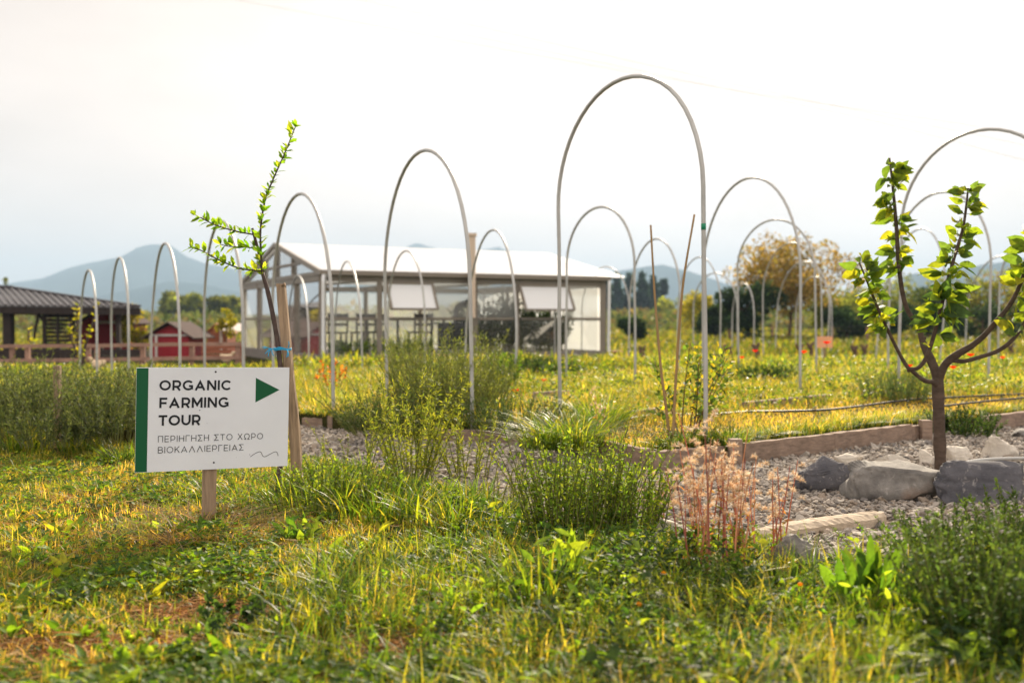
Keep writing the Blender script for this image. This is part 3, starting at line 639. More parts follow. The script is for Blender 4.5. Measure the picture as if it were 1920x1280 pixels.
ROWS = [
 ('nearest', 0, [((150, 699), (181, 712), (166, 507)), ((209, 706), (243, 722), (223, 483)), ((285, 718), (337, 742), (308, 457)), ((384, 730), (457, 756), (414, 415)), ((513, 742), (626, 778), (558, 364)), ((727, 757), (886, 800), (787, 284))]),
 ('second', 0, [((540, 678), (579, 692), (556, 518)), ((629, 682), (679, 697), (648, 491)), ((728, 688), (797, 700), (760, 470)), ((872, 700), (966, 727), (920, 432)), ((1062, 715), (1190, 728), (1123, 388)), ((1318, 716), (1501, 740), (1400, 335))]),
 ('third', 0, [((1178, 690), (1272, 702), (1228, 448)), ((1386, 697), (1531, 706), (1450, 412)), ((1664, 706), (1852, 724), (1760, 361))]),
 ('fourth', 0, [((1005, 672), (1040, 677), (1022, 521)), ((1090, 672), (1178, 678), (1135, 500)), ((1270, 676), (1350, 684), (1310, 482)), ((1431, 676), (1541, 684), (1482, 455)), ((1640, 684), (1760, 690), (1722, 429)), ((1872, 690), (1990, 700), (1932, 440))]),
 ('farthest', 0, [((905, 668), (942, 672), (926, 508)), ((1300, 660), (1382, 664), (1340, 512)), ((1372, 656), (1413, 660), (1394, 531)), ((1454, 658), (1552, 664), (1508, 490)), ((1492, 654), (1559, 658), (1526, 518)), ((1810, 664), (1940, 672), (1878, 480))]),
]
for rname, _, hs_ in ROWS:
    for i, (lf, rf, ap) in enumerate(hs_):
        if rname == 'farthest': r_ = .019
        else: r_ = .0152
        hoop(lf, rf, ap, f'{ORD[i]} grey pipe hoop from the left in the {rname} row of hoops', r_)
o, hp = hoop((1050, 790), (1322, 834), (1168, 147), 'tallest and nearest grey pipe hoop, its right leg beside the rose bush', .0148)
tape = MB().add(*tube_vf(hp[26:29] * 0 + np.linspace(0, 1, 3)[:, None] * (P(1300.5, 428, 6.4) - P(1300.2, 422, 6.4)) + P(1300.2, 422, 6.4), .022, 8))
# the strip of tape wraps the right leg: place it on the leg's own line
legp = hp[-6:]; zt = P(1300, 425, legp[0][1])[2]; kk = np.interp(zt, legp[::-1, 2], np.arange(len(legp))[::-1]) if False else None
o2 = MB(); line = hp[25:]; zz = line[:, 2]
pa = np.array([np.interp(-zt - .02, -zz, line[:, k]) for k in range(3)]); pb_ = np.array([np.interp(-zt + .02, -zz, line[:, k]) for k in range(3)])
te = MB().add(*tube_vf([pb_, (pa + pb_) / 2, pa], .0162, 10)).build('tape_band', M['tape'], base=tuple(hp.mean(0)))
te.parent = o; te.location = te.location - o.location
o['label'] = 'tallest and nearest grey pipe hoop with green tape, beside the rose bush'
o_right, _ = hoop((1684, 738), (1985, 760), (1835, 245), 'dark grey pipe hoop arching behind the right-hand fruit tree, cut by the frame', .0165)

# ------------------------------------------------------------------ greenhouse
GA = np.array([-3.71, 19.5, 0.0]); fx = unit(np.array([5.76, 3.0, 0])); fy = np.array([-fx[1], fx[0], 0]); FL, FW = 6.5, 6.93
GE, GR = 1.87, 2.62
def gw(a, b, z): return GA + fx * a + fy * b + np.array([0, 0, z])
def front_a(px):                       # distance along the front wall seen at photo column px
    k = (px - 960) / FPX; return (k * GA[1] - GA[0]) / (fx[0] - k * fx[1])
def side_b(px):
    k = (px - 960) / FPX; return (k * GA[1] - GA[0]) / (fy[0] - k * fy[1])
gh = thing('greenhouse', 'glazed greenhouse with white pitched roof and grey beige frame', 'greenhouse', tuple(GA))
def bar(mb, p, q, w=.08, h=.08): mb.add(*beam_vf(p, q, w, h, up=(0, 0, 1)))
def wpost(p, q, w, h):
    beams('wall_post', [(p, q, w, h)], M['alu'], gh)
fa = [front_a(p) for p in (712, 798, 889, 970, 1060)]
b = MB()
for a_, w in [(0, .13), (fa[0], .10), (fa[2], .15), (fa[3], .08), (FL, .13)]: wpost(gw(a_, 0, .0), gw(a_, 0, GE - .09), w, .1)
for q in (457, 486, 556): wpost(gw(0, side_b(q), 0), gw(0, side_b(q), GE - .09), .09, .09)
for a_ in (0, 1.7, 3.3, 4.9, FL): wpost(gw(a_, FW, 0), gw(a_, FW, GE - .09), .1, .1)
for bb in (FW * .35, FW * .68): wpost(gw(FL, bb, 0), gw(FL, bb, GE - .09), .1, .1)
b = MB()
for p, q in ((gw(.1, 0, GE - .14), gw(FL - .1, 0, GE - .14)), (gw(0, .1, GE - .14), gw(0, FW - .1, GE - .14)), (gw(.1, FW, GE - .14), gw(FL - .1, FW, GE - .14)), (gw(FL, .1, GE - .14), gw(FL, FW - .1, GE - .14))): bar(b, p, q, .09, .13)
b.build('top_beam', M['alu'], gh, smooth=False)
b = MB()
RZ = .93
for a0, a1 in zip([0] + [fa[0], fa[2], fa[3]], [fa[0], fa[2], fa[3], FL]): bar(b, gw(a0 + .09, .0, RZ), gw(a1 - .09, .0, RZ), .06, .055)
bar(b, gw(0, side_b(556) + .1, RZ), gw(0, FW - .1, RZ), .05, .05); bar(b, gw(FL, .1, RZ), gw(FL, FW - .1, RZ), .05, .05); bar(b, gw(.1, FW, RZ), gw(FL - .1, FW, RZ), .05, .05)
bar(b, gw(fa[1], 0, .2), gw(fa[1], 0, RZ - .03), .07, .05); bar(b, gw(fa[4], 0, .2), gw(fa[4], 0, RZ - .03), .04, .04)
b.build('mid_rail', M['alu'], gh, smooth=False)
b = MB()
for p, q in ((gw(-.12, 0, .1), gw(FL + .12, 0, .1)), (gw(-.02, .1, .1), gw(-.02, FW, .1)), (gw(.1, FW, .1), gw(FL, FW, .1)), (gw(FL, .1, .1), gw(FL, FW - .1, .1))): bar(b, p, q, .14, .22)
b.build('plinth', M['concrete'], gh, smooth=False)
# tilted awning windows, each frame with its pane
def awning(a0, a1, z0, z1, out, name='awning_window'):
    p = [gw(a0, -.06, z1), gw(a1, -.06, z1), gw(a1, -.06 - out, z0), gw(a0, -.06 - out, z0)]
    f = MB()
    for i in range(4): bar(f, p[i], p[(i + 1) % 4], .05, .05)
    bar(f, gw(a0 + .03, -.02, (z0 + z1) / 2 - .12), (p[3] * .8 + p[0] * .2), .02, .02)
    o = f.build(name, M['alu'], gh, smooth=False)
    w = MB().add(np.array(p) + (0, 0, -.004), [np.array([[0, 1, 2, 3]])]).build('pane', M['cloth'], gh, smooth=False); w.parent = o
awning(fa[0] + .12, fa[1] + .12, 1.12, GE - .22, .30)
awning(fa[3] + .02, fa[4] + .02, 1.12, GE - .22, .30)
def pane(p, name='glass_pane', mat='glass'): return MB().add(np.array(p), [np.array([[0, 1, 2, 3]])]).build(name, M[mat], gh, smooth=False)
def quad_front(a0, a1, z0, z1): return [gw(a0, .012, z0), gw(a1, .012, z0), gw(a1, .012, z1), gw(a0, .012, z1)]
edges = [.09, fa[0], fa[1], fa[2], fa[3], fa[4], FL - .09]
for i in range(6):
    pane(quad_front(edges[i] + .05, edges[i + 1] - .05, .21, RZ - .03))
    if i not in (1, 4): pane(quad_front(edges[i] + .05, edges[i + 1] - .05, RZ + .03, GE - .2), mat='haze_glass' if i != 0 else 'glass')
sb_ = [.09, side_b(556), side_b(486), FW - .09]
for i in range(3): pane([gw(.01, sb_[i] + .07, .21), gw(.01, sb_[i + 1] - .07, .21), gw(.01, sb_[i + 1] - .07, GE - .2), gw(.01, sb_[i] + .07, GE - .2)], 'glass_door' if i == 1 else 'glass_pane')
pane([gw(.1, FW, .21), gw(FL - .1, FW, .21), gw(FL - .1, FW, GE - .2), gw(.1, FW, GE - .2)], 'rear_glass'); pane([gw(FL, .1, .21), gw(FL, FW - .1, .21), gw(FL, FW - .1, GE - .2), gw(FL, .1, GE - .2)], 'end_glass', 'milk')
# roof: two white sheets, gutters, gable frame with struts and glass
ov = .06; mid = FW / 2
for s in (0, 1):
    b0 = -ov if s == 0 else FW + ov
    p = [gw(-.03, b0, GE - ov * .2), gw(FL + .55, b0, GE - ov * .2), gw(FL + .55, mid, GR), gw(-.03, mid, GR)]
    n_ = np.array([0, 0, .025]); V = np.array(p + [x + n_ for x in p])
    MB().add(V, [np.array([[0, 1, 2, 3], [4, 5, 6, 7], [0, 1, 5, 4], [1, 2, 6, 5], [2, 3, 7, 6], [3, 0, 4, 7]])]).build('roof_sheet', M['roof'], gh, smooth=False)
beams('gutter', [(gw(-.1, -.13, GE - .04), gw(FL + .1, -.13, GE - .04), .12, .09)], M['alu'], gh)
b = MB()
for b0 in (0, FW): b.add(*beam_vf(gw(-.06, b0 + (-.1 if b0 == 0 else .1), GE - .05), gw(-.06, mid, GR - .02), .05, .1, up=(0, 0, 1)))
for t in (.3, .5, .66): bar(b, gw(-.03, FW * t, GE - .1), gw(-.03, FW * t, GE + (GR - GE) * (1 - abs(t - .5) * 2) - .08), .05, .06)
bar(b, gw(-.03, FW * .2, GE + .22), gw(-.03, FW * .8, GE + .22), .04, .05)
bar(b, gw(-.03, .1, GE - .05), gw(-.03, FW - .1, GE - .05), .06, .08)
b.build('gable_frame', M['alu'], gh, smooth=False)
MB().add(np.array([gw(0, .1, GE), gw(0, FW - .1, GE), gw(0, mid, GR - .08)]), [np.array([[0, 1, 2]])]).build('gable_glass', M['glass'], gh, smooth=False)
dp = MB().add(*tube_vf(spline([gw(-.03, -.16, GE - .08), gw(-.03, -.15, 1), gw(-.03, -.15, .18), gw(-.03, -.3, .08)], 14), .035, 8)); dp.add(*tube_vf(spline([gw(FL + .06, -.16, GE - .08), gw(FL + .06, -.15, 1), gw(FL + .06, -.15, .18), gw(FL + .06, -.3, .08)], 14), .035, 8))
dp.build('downpipe', M['cloth'], gh)
MB().add(np.array([gw(.1, .1, .19), gw(FL - .1, .1, .19), gw(FL - .1, FW - .1, .19), gw(.1, FW - .1, .19)]), [np.array([[0, 1, 2, 3]])]).build('floor_slab', M['floor'], gh, smooth=False)
ca = front_a(875.5)
beams('chimney', [(gw(ca, -.26, .95), gw(ca, -.26, 2.64), .14, .14), (gw(ca, -.26, 2.64), gw(ca, -.26, 2.7), .19, .19)], M['beige'], gh)
b = MB()
for a_ in (1.6, 3.2, 4.8):
    bar(b, gw(a_, .1, GE - .1), gw(a_, FW - .1, GE - .1), .05, .06)
b.build('tie_beam', M['alu'], gh, smooth=False)

# inside the greenhouse
def table(a, bb, w, d):
    t = thing('table', 'grey table set inside the greenhouse behind the front glass', 'table', tuple(gw(a, bb, .19)), 'tables inside the greenhouse')
    b = MB(); b.add(*beam_vf(gw(a - w / 2, bb, .19 + .72), gw(a + w / 2, bb, .19 + .72), d, .04)); b.build('tabletop', M['alud'], t, smooth=False)
    for sx in (-1, 1):
        for sy in (-1, 1):
            p = gw(a + sx * (w / 2 - .06), bb + sy * (d / 2 - .06), .19); MB().add(*beam_vf(p, p + (0, 0, .7), .05, .05)).build('leg', M['black'], t, smooth=False)
    return t
def chair(a, bb, rot, label):
    o = gw(a, bb, .19); c, s = math.cos(rot), math.sin(rot)
    t = thing('chair', label, 'chair', tuple(o), 'dark chairs inside the greenhouse')
    L = lambda x, y, z: o + fx * (x * c - y * s) + fy * (x * s + y * c) + np.array([0, 0, z])
    MB().add(*beam_vf(L(-.21, 0, .45), L(.21, 0, .45), .42, .035)).build('seat', M['alud'], t, smooth=False)
    bk = MB(); bk.add(*beam_vf(L(-.2, .2, .8), L(.2, .2, .8), .03, .08)); bk.add(*beam_vf(L(-.2, .2, .62), L(.2, .2, .62), .03, .05)); bk.add(*beam_vf(L(-.2, .2, .46), L(-.2, .21, .86), .03, .03)); bk.add(*beam_vf(L(.2, .2, .46), L(.2, .21, .86), .03, .03)); bk.build('backrest', M['alud'], t, smooth=False)
    for sx in (-1, 1):
        for sy in (-1, 1): MB().add(*beam_vf(L(sx * .19, sy * .19, 0), L(sx * .18, sy * .18, .43), .03, .03)).build('leg', M['alud'], t, smooth=False)
table(1.0, 1.6, 1.3, .8)['label'] = 'grey table inside the greenhouse, left of the open awning window'
table(2.55, 1.5, 1.2, .8)['label'] = 'grey table inside the greenhouse, just left of the black stove'
for k, (a, bb, rt, lb) in enumerate(((.55, .95, math.pi, 'dark chair inside the greenhouse nearest its left front corner'), (1.15, .95, math.pi, 'second dark chair from the greenhouse corner, tucked at the left table'), (1.65, 1.7, -1.6, 'dark chair at the end between the two greenhouse tables'), (2.4, .85, math.pi, 'dark chair in the greenhouse at the table beside the stove'))): chair(a, bb, rt, lb)
sa = front_a(852) + .15
stv = thing('stove', 'black iron stove inside the greenhouse behind the beige chimney', 'stove', tuple(gw(sa, .5, .19)))
b = MB(); b.add(*beam_vf(gw(sa, .5, .19 + .08), gw(sa, .5, .19 + .62), .55, .45)); b.add(*beam_vf(gw(sa - .3, .5, .19 + .64), gw(sa + .3, .5, .19 + .64), .5, .04)); b.build('firebox', M['black'], stv, smooth=False)
MB().add(*tube_vf(spline([gw(sa + .12, .5, .8), gw(sa + .12, .5, 1.1), gw(sa + .15, .4, 1.22), gw(sa + .24, .2, 1.27), gw(ca, -.1, 1.3)], 20), .06, 12)).build('flue', M['black'], stv)
for sx in (-1, 1): MB().add(*beam_vf(gw(sa + sx * .22, .42, .19), gw(sa + sx * .22, .42, .28), .06, .06)).build('leg', M['black'], stv, smooth=False)
tc_ = thing('terracotta_block', 'small terracotta block standing in the weeds before the greenhouse stove', 'block', tuple(G(823, 690)))
MB().add(*beam_vf(G(823, 690), G(823, 690) + (0, 0, .26), .22, .2)).build('block', M['terracotta'], tc_, smooth=False)
# low bench beyond the right corner
bn = thing('bench', 'low reddish bench standing off the right corner of the greenhouse', 'bench', tuple(G(1150, 672)))
p, q_ = P(1135, 659, 24), P(1168, 659, 24)
MB().add(*beam_vf(p, q_, .3, .04)).build('seat', M['terracotta'], bn, smooth=False)
for e in (p + (.05, 0, 0), q_ - (.05, 0, 0)): MB().add(*beam_vf((e[0], e[1], 0), e - (0, 0, .02), .06, .2)).build('leg', M['terracotta'], bn, smooth=False)
# ------------------------------------------------------------------ animal shed, huts and rail fence on the left
def quad_px(pts): return np.array([P(*p) for p in pts])
SY = 24.0
shed = thing('open_shed', 'dark timber shed with a ribbed metal roof, open at the front', 'shed', (P(60, 600, SY)[0], SY, 0))
el, er = P(-330, 571, SY), P(262, 578, SY); rl, rr = P(-330, 528, SY + 2.2), P(20, 542, SY + 2.2); br = P(262, 574, SY + 4.4)
V = np.array([el, er, rr, rl]); up = np.array([0, 0, .03])
b = MB(); b.add(np.concatenate([V, V + up]), [np.array([[3, 2, 1, 0], [4, 5, 6, 7], [0, 1, 5, 4], [2, 3, 7, 6], [3, 0, 4, 7], [1, 2, 6, 5]])])
b.add(np.array([er, br, rr, er + up, br + up, rr + up]), [np.array([[0, 2, 1], [3, 4, 5]])])
n_r = 46
for i in range(n_r):
    t = i / (n_r - 1); lo = el + (er - el) * t; k = (rr[0] - rl[0]) / (er[0] - el[0])
    if t <= k: hi = rl + (rr - rl) * (t / k)
    else: hi = rr + (er - rr) * ((t - k) / (1 - k)); 
    if np.linalg.norm(hi - lo) > .1: b.add(*beam_vf(lo + (0, -.03, .045), hi + (0, 0, .045), .055, .035))
b.add(*beam_vf(rr + (0, 0, .06), er + (0, 0, .06), .09, .05)); b.add(*beam_vf(rl + (0, 0, .06), rr + (.05, 0, .06), .14, .07))
b.build('roof', M['ribroof'], shed, smooth=False)
beams('fascia', [(el + (0, .05, -.08), er + (0, .05, -.08), .05, .16)], M['darkwood'], shed)
for px, w in ((-20, .2), (16, .2), (83, .07), (108, .05), (134, .09), (222, .1)):
    p = P(px, 600, SY + .3); beams('post', [((p[0], p[1], 0), (p[0], p[1], 1.12), w, w)], M['darkwood'], shed)
beams('brace', [(P(62, 640, SY + .4), P(72, 590, SY + .4), .05, .05), (P(72, 586, SY + .4), P(83, 605, SY + .4), .05, .05)], M['darkwood'], shed)
b = MB()
for k in range(9): y = 585 + k * 7.6; b.add(*beam_vf(P(84, y, SY + .5), P(150, y, SY + .5), .03, .08))
b.build('slatted_wall', M['darkwood'], shed, smooth=False)
beams('inner_beam', [(P(20, 587, SY + 1), P(150, 588, SY + 1), .08, .08)], M['rail'], shed)
b = MB()
for k in range(16): x = 20 + k * 8.2; b.add(*beam_vf(P(x, 700, SY + .6), P(x, 652 + 3 * R.rand(), SY + .6), .104, .04, up=(0, 1, 0)))
b.build('board_panel', M['darkwood'], shed, smooth=False)

def gable_hut(name, label, x0, x1, yb, ye, yp, Y, wall, roofm, over=8, depth=1.4):
    A, B = P(x0, yb, Y), P(x1, yb, Y); A[2] = B[2] = 0; ze = P(x0, ye, Y)[2]; zp = P((x0 + x1) / 2, yp, Y)[2]; o = over * Y / FPX
    t = thing(name, label, 'hut', ((A[0] + B[0]) / 2, Y, 0)); xm = (A[0] + B[0]) / 2
    V = np.array([[A[0], Y, 0], [B[0], Y, 0], [B[0], Y, ze], [xm, Y, zp - .04], [A[0], Y, ze]]); W = V + (0, depth, 0)
    MB().add(np.concatenate([V, W]), [np.array([[0, 1, 6, 5], [1, 2, 7, 6], [4, 0, 5, 9]]), np.array([[0, 4, 3, 2, 1], [5, 6, 7, 8, 9]])]).build('wall', wall, t, smooth=False)
    b = MB(); sl = (zp - ze) / (xm - A[0])
    for s, xe in ((-1, A[0] - o), (1, B[0] + o)):
        b.add(*beam_vf((((xe + xm) / 2), Y - o, (zp + ze - o * sl) / 2 + .03), (((xe + xm) / 2), Y + depth + o, (zp + ze - o * sl) / 2 + .03), math.hypot(xm - xe, zp - ze + o * sl), .03, up=(s * sl, 0, 1)))
    b.build('roof', roofm, t, smooth=False)
    return t, A, B, ze, zp
t, A, B, ze, zp = gable_hut('red_hut', 'larger red hut half hidden under the end of the shed roof', 152, 240, 660, 604, 574, 27, M['red'], M['darkroof'])
beams('trim', [((A[0] + .5, 26.95, ze), (B[0] - .05, 26.95, ze), .04, .07), ((B[0] - .16, 26.95, .2), (B[0] - .16, 26.95, ze - .05), .07, .04), ((B[0] - .46, 26.95, ze + .04), (B[0] - .46, 26.95, ze + .2), .05, .04)], M['trim'], t)
beams('door', [((A[0] + .62, 26.96, .1), (A[0] + .62, 26.96, ze - .1), .4, .03)], M['red'], t)
t, A, B, ze, zp = gable_hut('red_hut', 'small red hen hut with a low grey gable roof and white posts', 283, 354, 668, 628, 606, 24.5, M['red'], M['darkroof'], 14)
beams('porch_post', [((P(293, 630, 24.2)[0], 24.2, 0), (P(293, 630, 24.2)[0], 24.2, ze), .05, .05), ((P(282, 630, 24.2)[0], 24.2, 0), (P(282, 630, 24.2)[0], 24.2, ze), .04, .04)], M['trim'], t)
beams('trim', [((A[0], 24.46, ze), (B[0], 24.46, ze), .03, .05)], M['trim'], t)
t, A, B, ze, zp = gable_hut('boarded_hut', 'orange brown boarded hut with a pale roof between hoop and greenhouse', 388, 424, 665, 625, 608, 28, M['brown'], M['brown'], 3, 1)
MB().add(np.array([P(402, 606, 28.2), P(470, 606, 28.2), P(470, 621, 27.4), P(412, 620, 27.4)]), [np.array([[0, 1, 2, 3]])]).build('lean_to_roof', M['paleroof'], t, smooth=False)
beams('lean_to_post', [((P(x, 620, 27.5)[0], 27.5, 0), P(x, 621, 27.5), .06, .06) for x in (414, 466)], M['trim'], t)
FYR = 17.2
fen = thing('rail_fence', 'low post and rail fence of grey brown timber before the shed', 'fence', (P(200, 650, FYR)[0], FYR, 0))
for y0_, y1_, nm in ((651, 645, 'rail'), (678, 670, 'rail'), (699, 692, 'rail')):
    pts = [P(-120 + 580 * k / 4, y0_ + (y1_ - y0_) * k / 4 + R.uniform(-1, 1), FYR) for k in range(5)]
    beams('rail', [(pts[k], pts[k + 1], .03, .062) for k in range(4)], M['rail'], fen)
for x in (-60, 23, 52, 166, 182, 268, 360, 446):
    p = P(x, 660, FYR + .06); MB().add(*beam_vf((p[0], p[1], -.1), (p[0], p[1], .47 + R.uniform(-.02, .02)), .075, .06)).build('post', M['rail'], fen, smooth=False)
fpan = thing('board_fence', 'dark brown board fence running behind the post and rail fence', 'fence', (P(230, 650, 20.5)[0], 20.5, 0))
b = MB()
for k in range(3): b.add(*beam_vf(P(-60, 662 + k * 12, 20.5), P(274, 660 + k * 12, 20.5), .03, .12))
b.build('boards', M['darkwood'], fpan, smooth=False)
for x in (20, 110, 190, 272):
    p = P(x, 660, 20.55); beams('post', [((p[0], p[1], 0), (p[0], p[1], .4), .07, .07)], M['darkwood'], fpan)
b = MB()
for k in range(3): b.add(*beam_vf(P(378, 650 + k * 9, 21), P(456, 650 + k * 9, 21), .03, .08))
pal = thing('board_fence', 'short reddish board fence against the left side of the greenhouse', 'fence', (P(420, 650, 21)[0], 21, 0))
b.build('boards', M['brown'], pal, smooth=False)
for x in (384, 452):
    p = P(x, 660, 21.04); beams('post', [((p[0], p[1], 0), (p[0], p[1], .36), .06, .06)], M['brown'], pal)
# hens by the fence
def hen(px, py, label, s=1.0, face=1):
    g = G(px, py); t = thing('hen', label, 'hen', tuple(g))
    v, f = ico_vf(3); x = v[:, 0]
    w = v * np.array([.17, .10, .11]) * s
    w[:, 2] += np.clip(x - .3, 0, 1) ** 1.3 * .17 * s + np.clip(-x - .35, 0, 1) * .12 * s; w[:, 1] *= 1 - .45 * np.clip(np.abs(x) - .3, 0, 1); w[:, 0] *= face
    hd = v * .045 * s + np.array([.17 * face, 0, .15]) * s
    MB().add(w + g + (0, 0, .24 * s), f).add(hd + g + (0, 0, .24 * s), f).build('body', M['hen'], t)
    MB().add(*tube_vf([g + np.array([.19 * face, 0, .41]) * s, g + np.array([.17 * face, 0, .45]) * s, g + np.array([.14 * face, 0, .44]) * s], [.008, .016, .006], 6)).build('comb', M['petalr'] if 'petalr' in M else M['red'], t)
    for d in (-.04, .04): MB().add(*tube_vf([g + np.array([0, d, 0]) * s, g + np.array([0, d, .16]) * s], .009, 5)).build('leg', M['orange'], t)
hen(184, 706, 'cream hen sitting low behind the left shrubs by the fence', .75, -1)
hen(425, 690, 'cream hen by the short reddish fence left of the greenhouse', .75, 1)

# ------------------------------------------------------------------ far trees
def crown_mb(clumps, n_per, leaf, cols, squash=.8, var=.25):
    b = MB()
    for c, r in clumps:
        n = int(n_per * (r ** 2) / np.mean([q[1] ** 2 for q in clumps])); d = rdir(n); rr = r * R.uniform(.35, 1.05, (n, 1)) ** .6
        p = np.array(c) + d * rr * np.array([1, 1, squash])
        D = unit(d + R.normal(0, .8, (n, 3))); l = leaf * R.uniform(.6, 1.3, n)
        tone = np.exp(R.normal(0, .22))
        V, F, cc = leaves_vf(p, D, R.normal(0, 1, (n, 3)), l, l * .62, pick(cols, n, var) * tone, 'dia'); b.add(V, F, cc)
    return b
def tree(name, label, px, ytop, ybase, Y, wpx, cols, n=2600, leaf=.2, trunk=.25, nclump=26, cat='tree', group=None, base_frac=.25, dens=1.0, shape='round'):
    g = P(px, ybase, Y); zt = P(px, ytop, Y)[2]; g[2] = 0; H = zt; w = wpx * Y / FPX / 2
    t = thing(name, label, cat, tuple(g), group)
    cl = []
    for _ in range(nclump):
        if shape == 'cone':
            q = R.uniform(base_frac, 1); rr = (1 - q) / (1 - base_frac) * w * .85; a = R.uniform(0, 6.28); c = g + np.array([math.cos(a) * rr, math.sin(a) * rr, H * q * .96]); r = w * (.18 + .28 * (1 - q))
        else:
            d = rdir(1, -1, 1)[0]; k = R.uniform(.4, .9); zc = H * (base_frac + 1) / 2; hz = H * (1 - base_frac) / 2
            c = g + np.array([d[0] * w * k, d[1] * w * k, zc + d[2] * hz * k]); r = R.uniform(.2, .4) * min(w, hz)
        cl.append((c, r))
    crown_mb(cl, n / nclump, leaf, cols).build('crown', M['farleaf'], t)
    b = MB(); top = g + (0, 0, H * .62); s = spline([g - (0, 0, .1), g + np.array([R.normal(0, .02) * H, 0, H * .25]), top], 10); b.add(*tube_vf(s, np.linspace(trunk, trunk * .3, 10), 7))
    for c, r in cl[::3]:
        k = R.randint(3, 8); b.add(*tube_vf(spline([s[k], (s[k] + c) / 2 + (0, 0, .04 * H), c], 7), np.linspace(trunk * .35, trunk * .08, 7), 5))
    b.build('trunk', M['farbark'], t)
    return t
DG = [lin(52, 74, 52), lin(62, 86, 58), lin(44, 64, 50)]
MG = [lin(118, 132, 66), lin(140, 148, 72), lin(104, 118, 62)]
YG = [lin(158, 156, 52), lin(174, 164, 56), lin(132, 140, 48)]
BR = [lin(156, 134, 80), lin(166, 146, 84), lin(138, 120, 72), lin(134, 132, 70)]
TEAL = [lin(42, 66, 56), lin(50, 76, 62), lin(38, 58, 52)]
tree('round_tree', 'large airy tree with orange brown spring leaves behind the hoops', 1478, 426, 640, 46, 268, BR, 10500, .16, .09, 80, base_frac=.22)
tree('broadleaf_tree', 'dense dark green tree left of the large orange brown tree', 1402, 522, 640, 42, 122, DG, 5200, .16, .16, 34, base_frac=.08)
tree('broadleaf_tree', 'round hazy green tree standing beyond the small red hen hut', 336, 546, 612, 150, 92, MG, 4200, .66, .3, 30, base_frac=.12)
tree('broadleaf_tree', 'round hazy olive tree beyond the boarded hut, beside the greenhouse', 430, 556, 612, 150, 88, MG, 3800, .66, .3, 26, base_frac=.12)
tree('leafy_bush', 'bright yellow green bush beside the end of the shed roof', 252, 574, 668, 26, 64, YG, 2000, .09, .05, 24, cat='bush', base_frac=.1)
tree('leafy_bush', 'small yellow bush in front of the boarded hut roof', 424, 578, 640, 27, 34, YG, 700, .08, .03, 12, cat='bush', base_frac=.3)
tree('leafy_bush', 'dark green bush between the shed and the distant trees', 212, 600, 634, 60, 70, DG, 1500, .25, .1, 16, cat='bush', base_frac=.05)
for k, (px, yt, w, lb) in enumerate(((1136, 520, 40, 'dark spruce closest to the greenhouse in the spruce grove'), (1156, 513, 34, 'pointed dark spruce, second from the greenhouse in the grove'), (1180, 508, 38, 'dark spruce in the left middle of the spruce grove'), (1204, 509, 36, 'dark spruce in the right middle of the spruce grove'), (1225, 516, 34, 'dark spruce second from the right end of the grove'), (1244, 522, 28, 'smallest dark spruce at the right end of the grove'))):
    tree('spruce_tree', lb, px, yt, 600, 230 + 12 * (k % 3), w, TEAL, 2600, .95, .4, 40, group='spruces in the grove', base_frac=.02, shape='cone')
for k, (px, yt, yb, Y, w, c, lb) in enumerate((
    (1188, 598, 640, 44, 52, DG, 'small round green bush right of the greenhouse'), (1280, 560, 612, 120, 120, MG, 'hazy olive bush under the eastern hill'), (1320, 552, 634, 60, 74, YG, 'yellow green bush left of the dark broadleaf tree'), (1335, 582, 636, 50, 60, DG, 'dark low bush at the foot of the yellow green bush'),
    (1560, 560, 636, 50, 100, MG, 'olive bush at the right foot of the orange brown tree'), (1620, 548, 636, 56, 110, MG, 'pale olive tree between the hoops and the right fruit tree'), (1690, 535, 636, 58, 130, MG, 'broad olive tree under the right-hand hill'), (1740, 560, 640, 48, 110, DG, 'dark bush behind the middle of the fruit tree'),
    (1800, 528, 640, 54, 120, MG, 'tall olive green tree right of the fruit tree stem'), (1872, 516, 640, 52, 130, MG + BR[2:], 'brownish olive tree near the right frame edge'), (1945, 478, 640, 50, 150, MG + BR[2:], 'brown bare-topped tree cut by the right frame edge'), (1660, 590, 640, 44, 120, DG, 'low dark bush behind the left limb of the fruit tree'), (1840, 585, 640, 43, 130, DG, 'low dark green bush under the orange brown tree'), (1590, 592, 640, 44, 90, DG, 'dark hedge bush behind the orange board'))):
    tree('broadleaf_tree' if yt < 560 else 'leafy_bush', lb, px, yt - (20 if px > 1540 else 6), yb, Y, w * 1.15, c, 3400 if k != 1 else 1800, .15 * Y / 45, .09, 30, cat='tree' if yt < 560 else 'bush', base_frac=.03)
tree('conifer_tree', 'tiny conifer top rising behind the shed roof ridge', 12, 514, 640, 36, 26, MG, 700, .09, .05, 22, base_frac=.1, shape='cone')
# far scrub line that reads as one mass
b = MB(); N_ = 40000; Yq = R.uniform(75, 220, N_) ; Xq = R.uniform(-.9, .8, N_) * Yq; hz = .5 + 1.5 * noise2(Xq, Yq, .06, 9) ** 1.5 + .006 * Yq; z = hz * R.uniform(0, 1, N_) ** .8
z = z * np.where(Xq < -.2 * Yq, .6, 1); l = .006 * Yq * R.uniform(.7, 1.6, N_)
V, F, c = leaves_vf(np.stack([Xq, Yq, z], 1), rdir(N_), R.normal(0, 1, (N_, 3)), l, l * .7, pick([lin(88, 104, 66), lin(74, 92, 60), lin(110, 116, 76), lin(104, 96, 74)], N_), 'dia')
tag(b.add(V, F, c).build('scrub', M['farleaf'], base=(0, 60, 0)), kind='stuff')

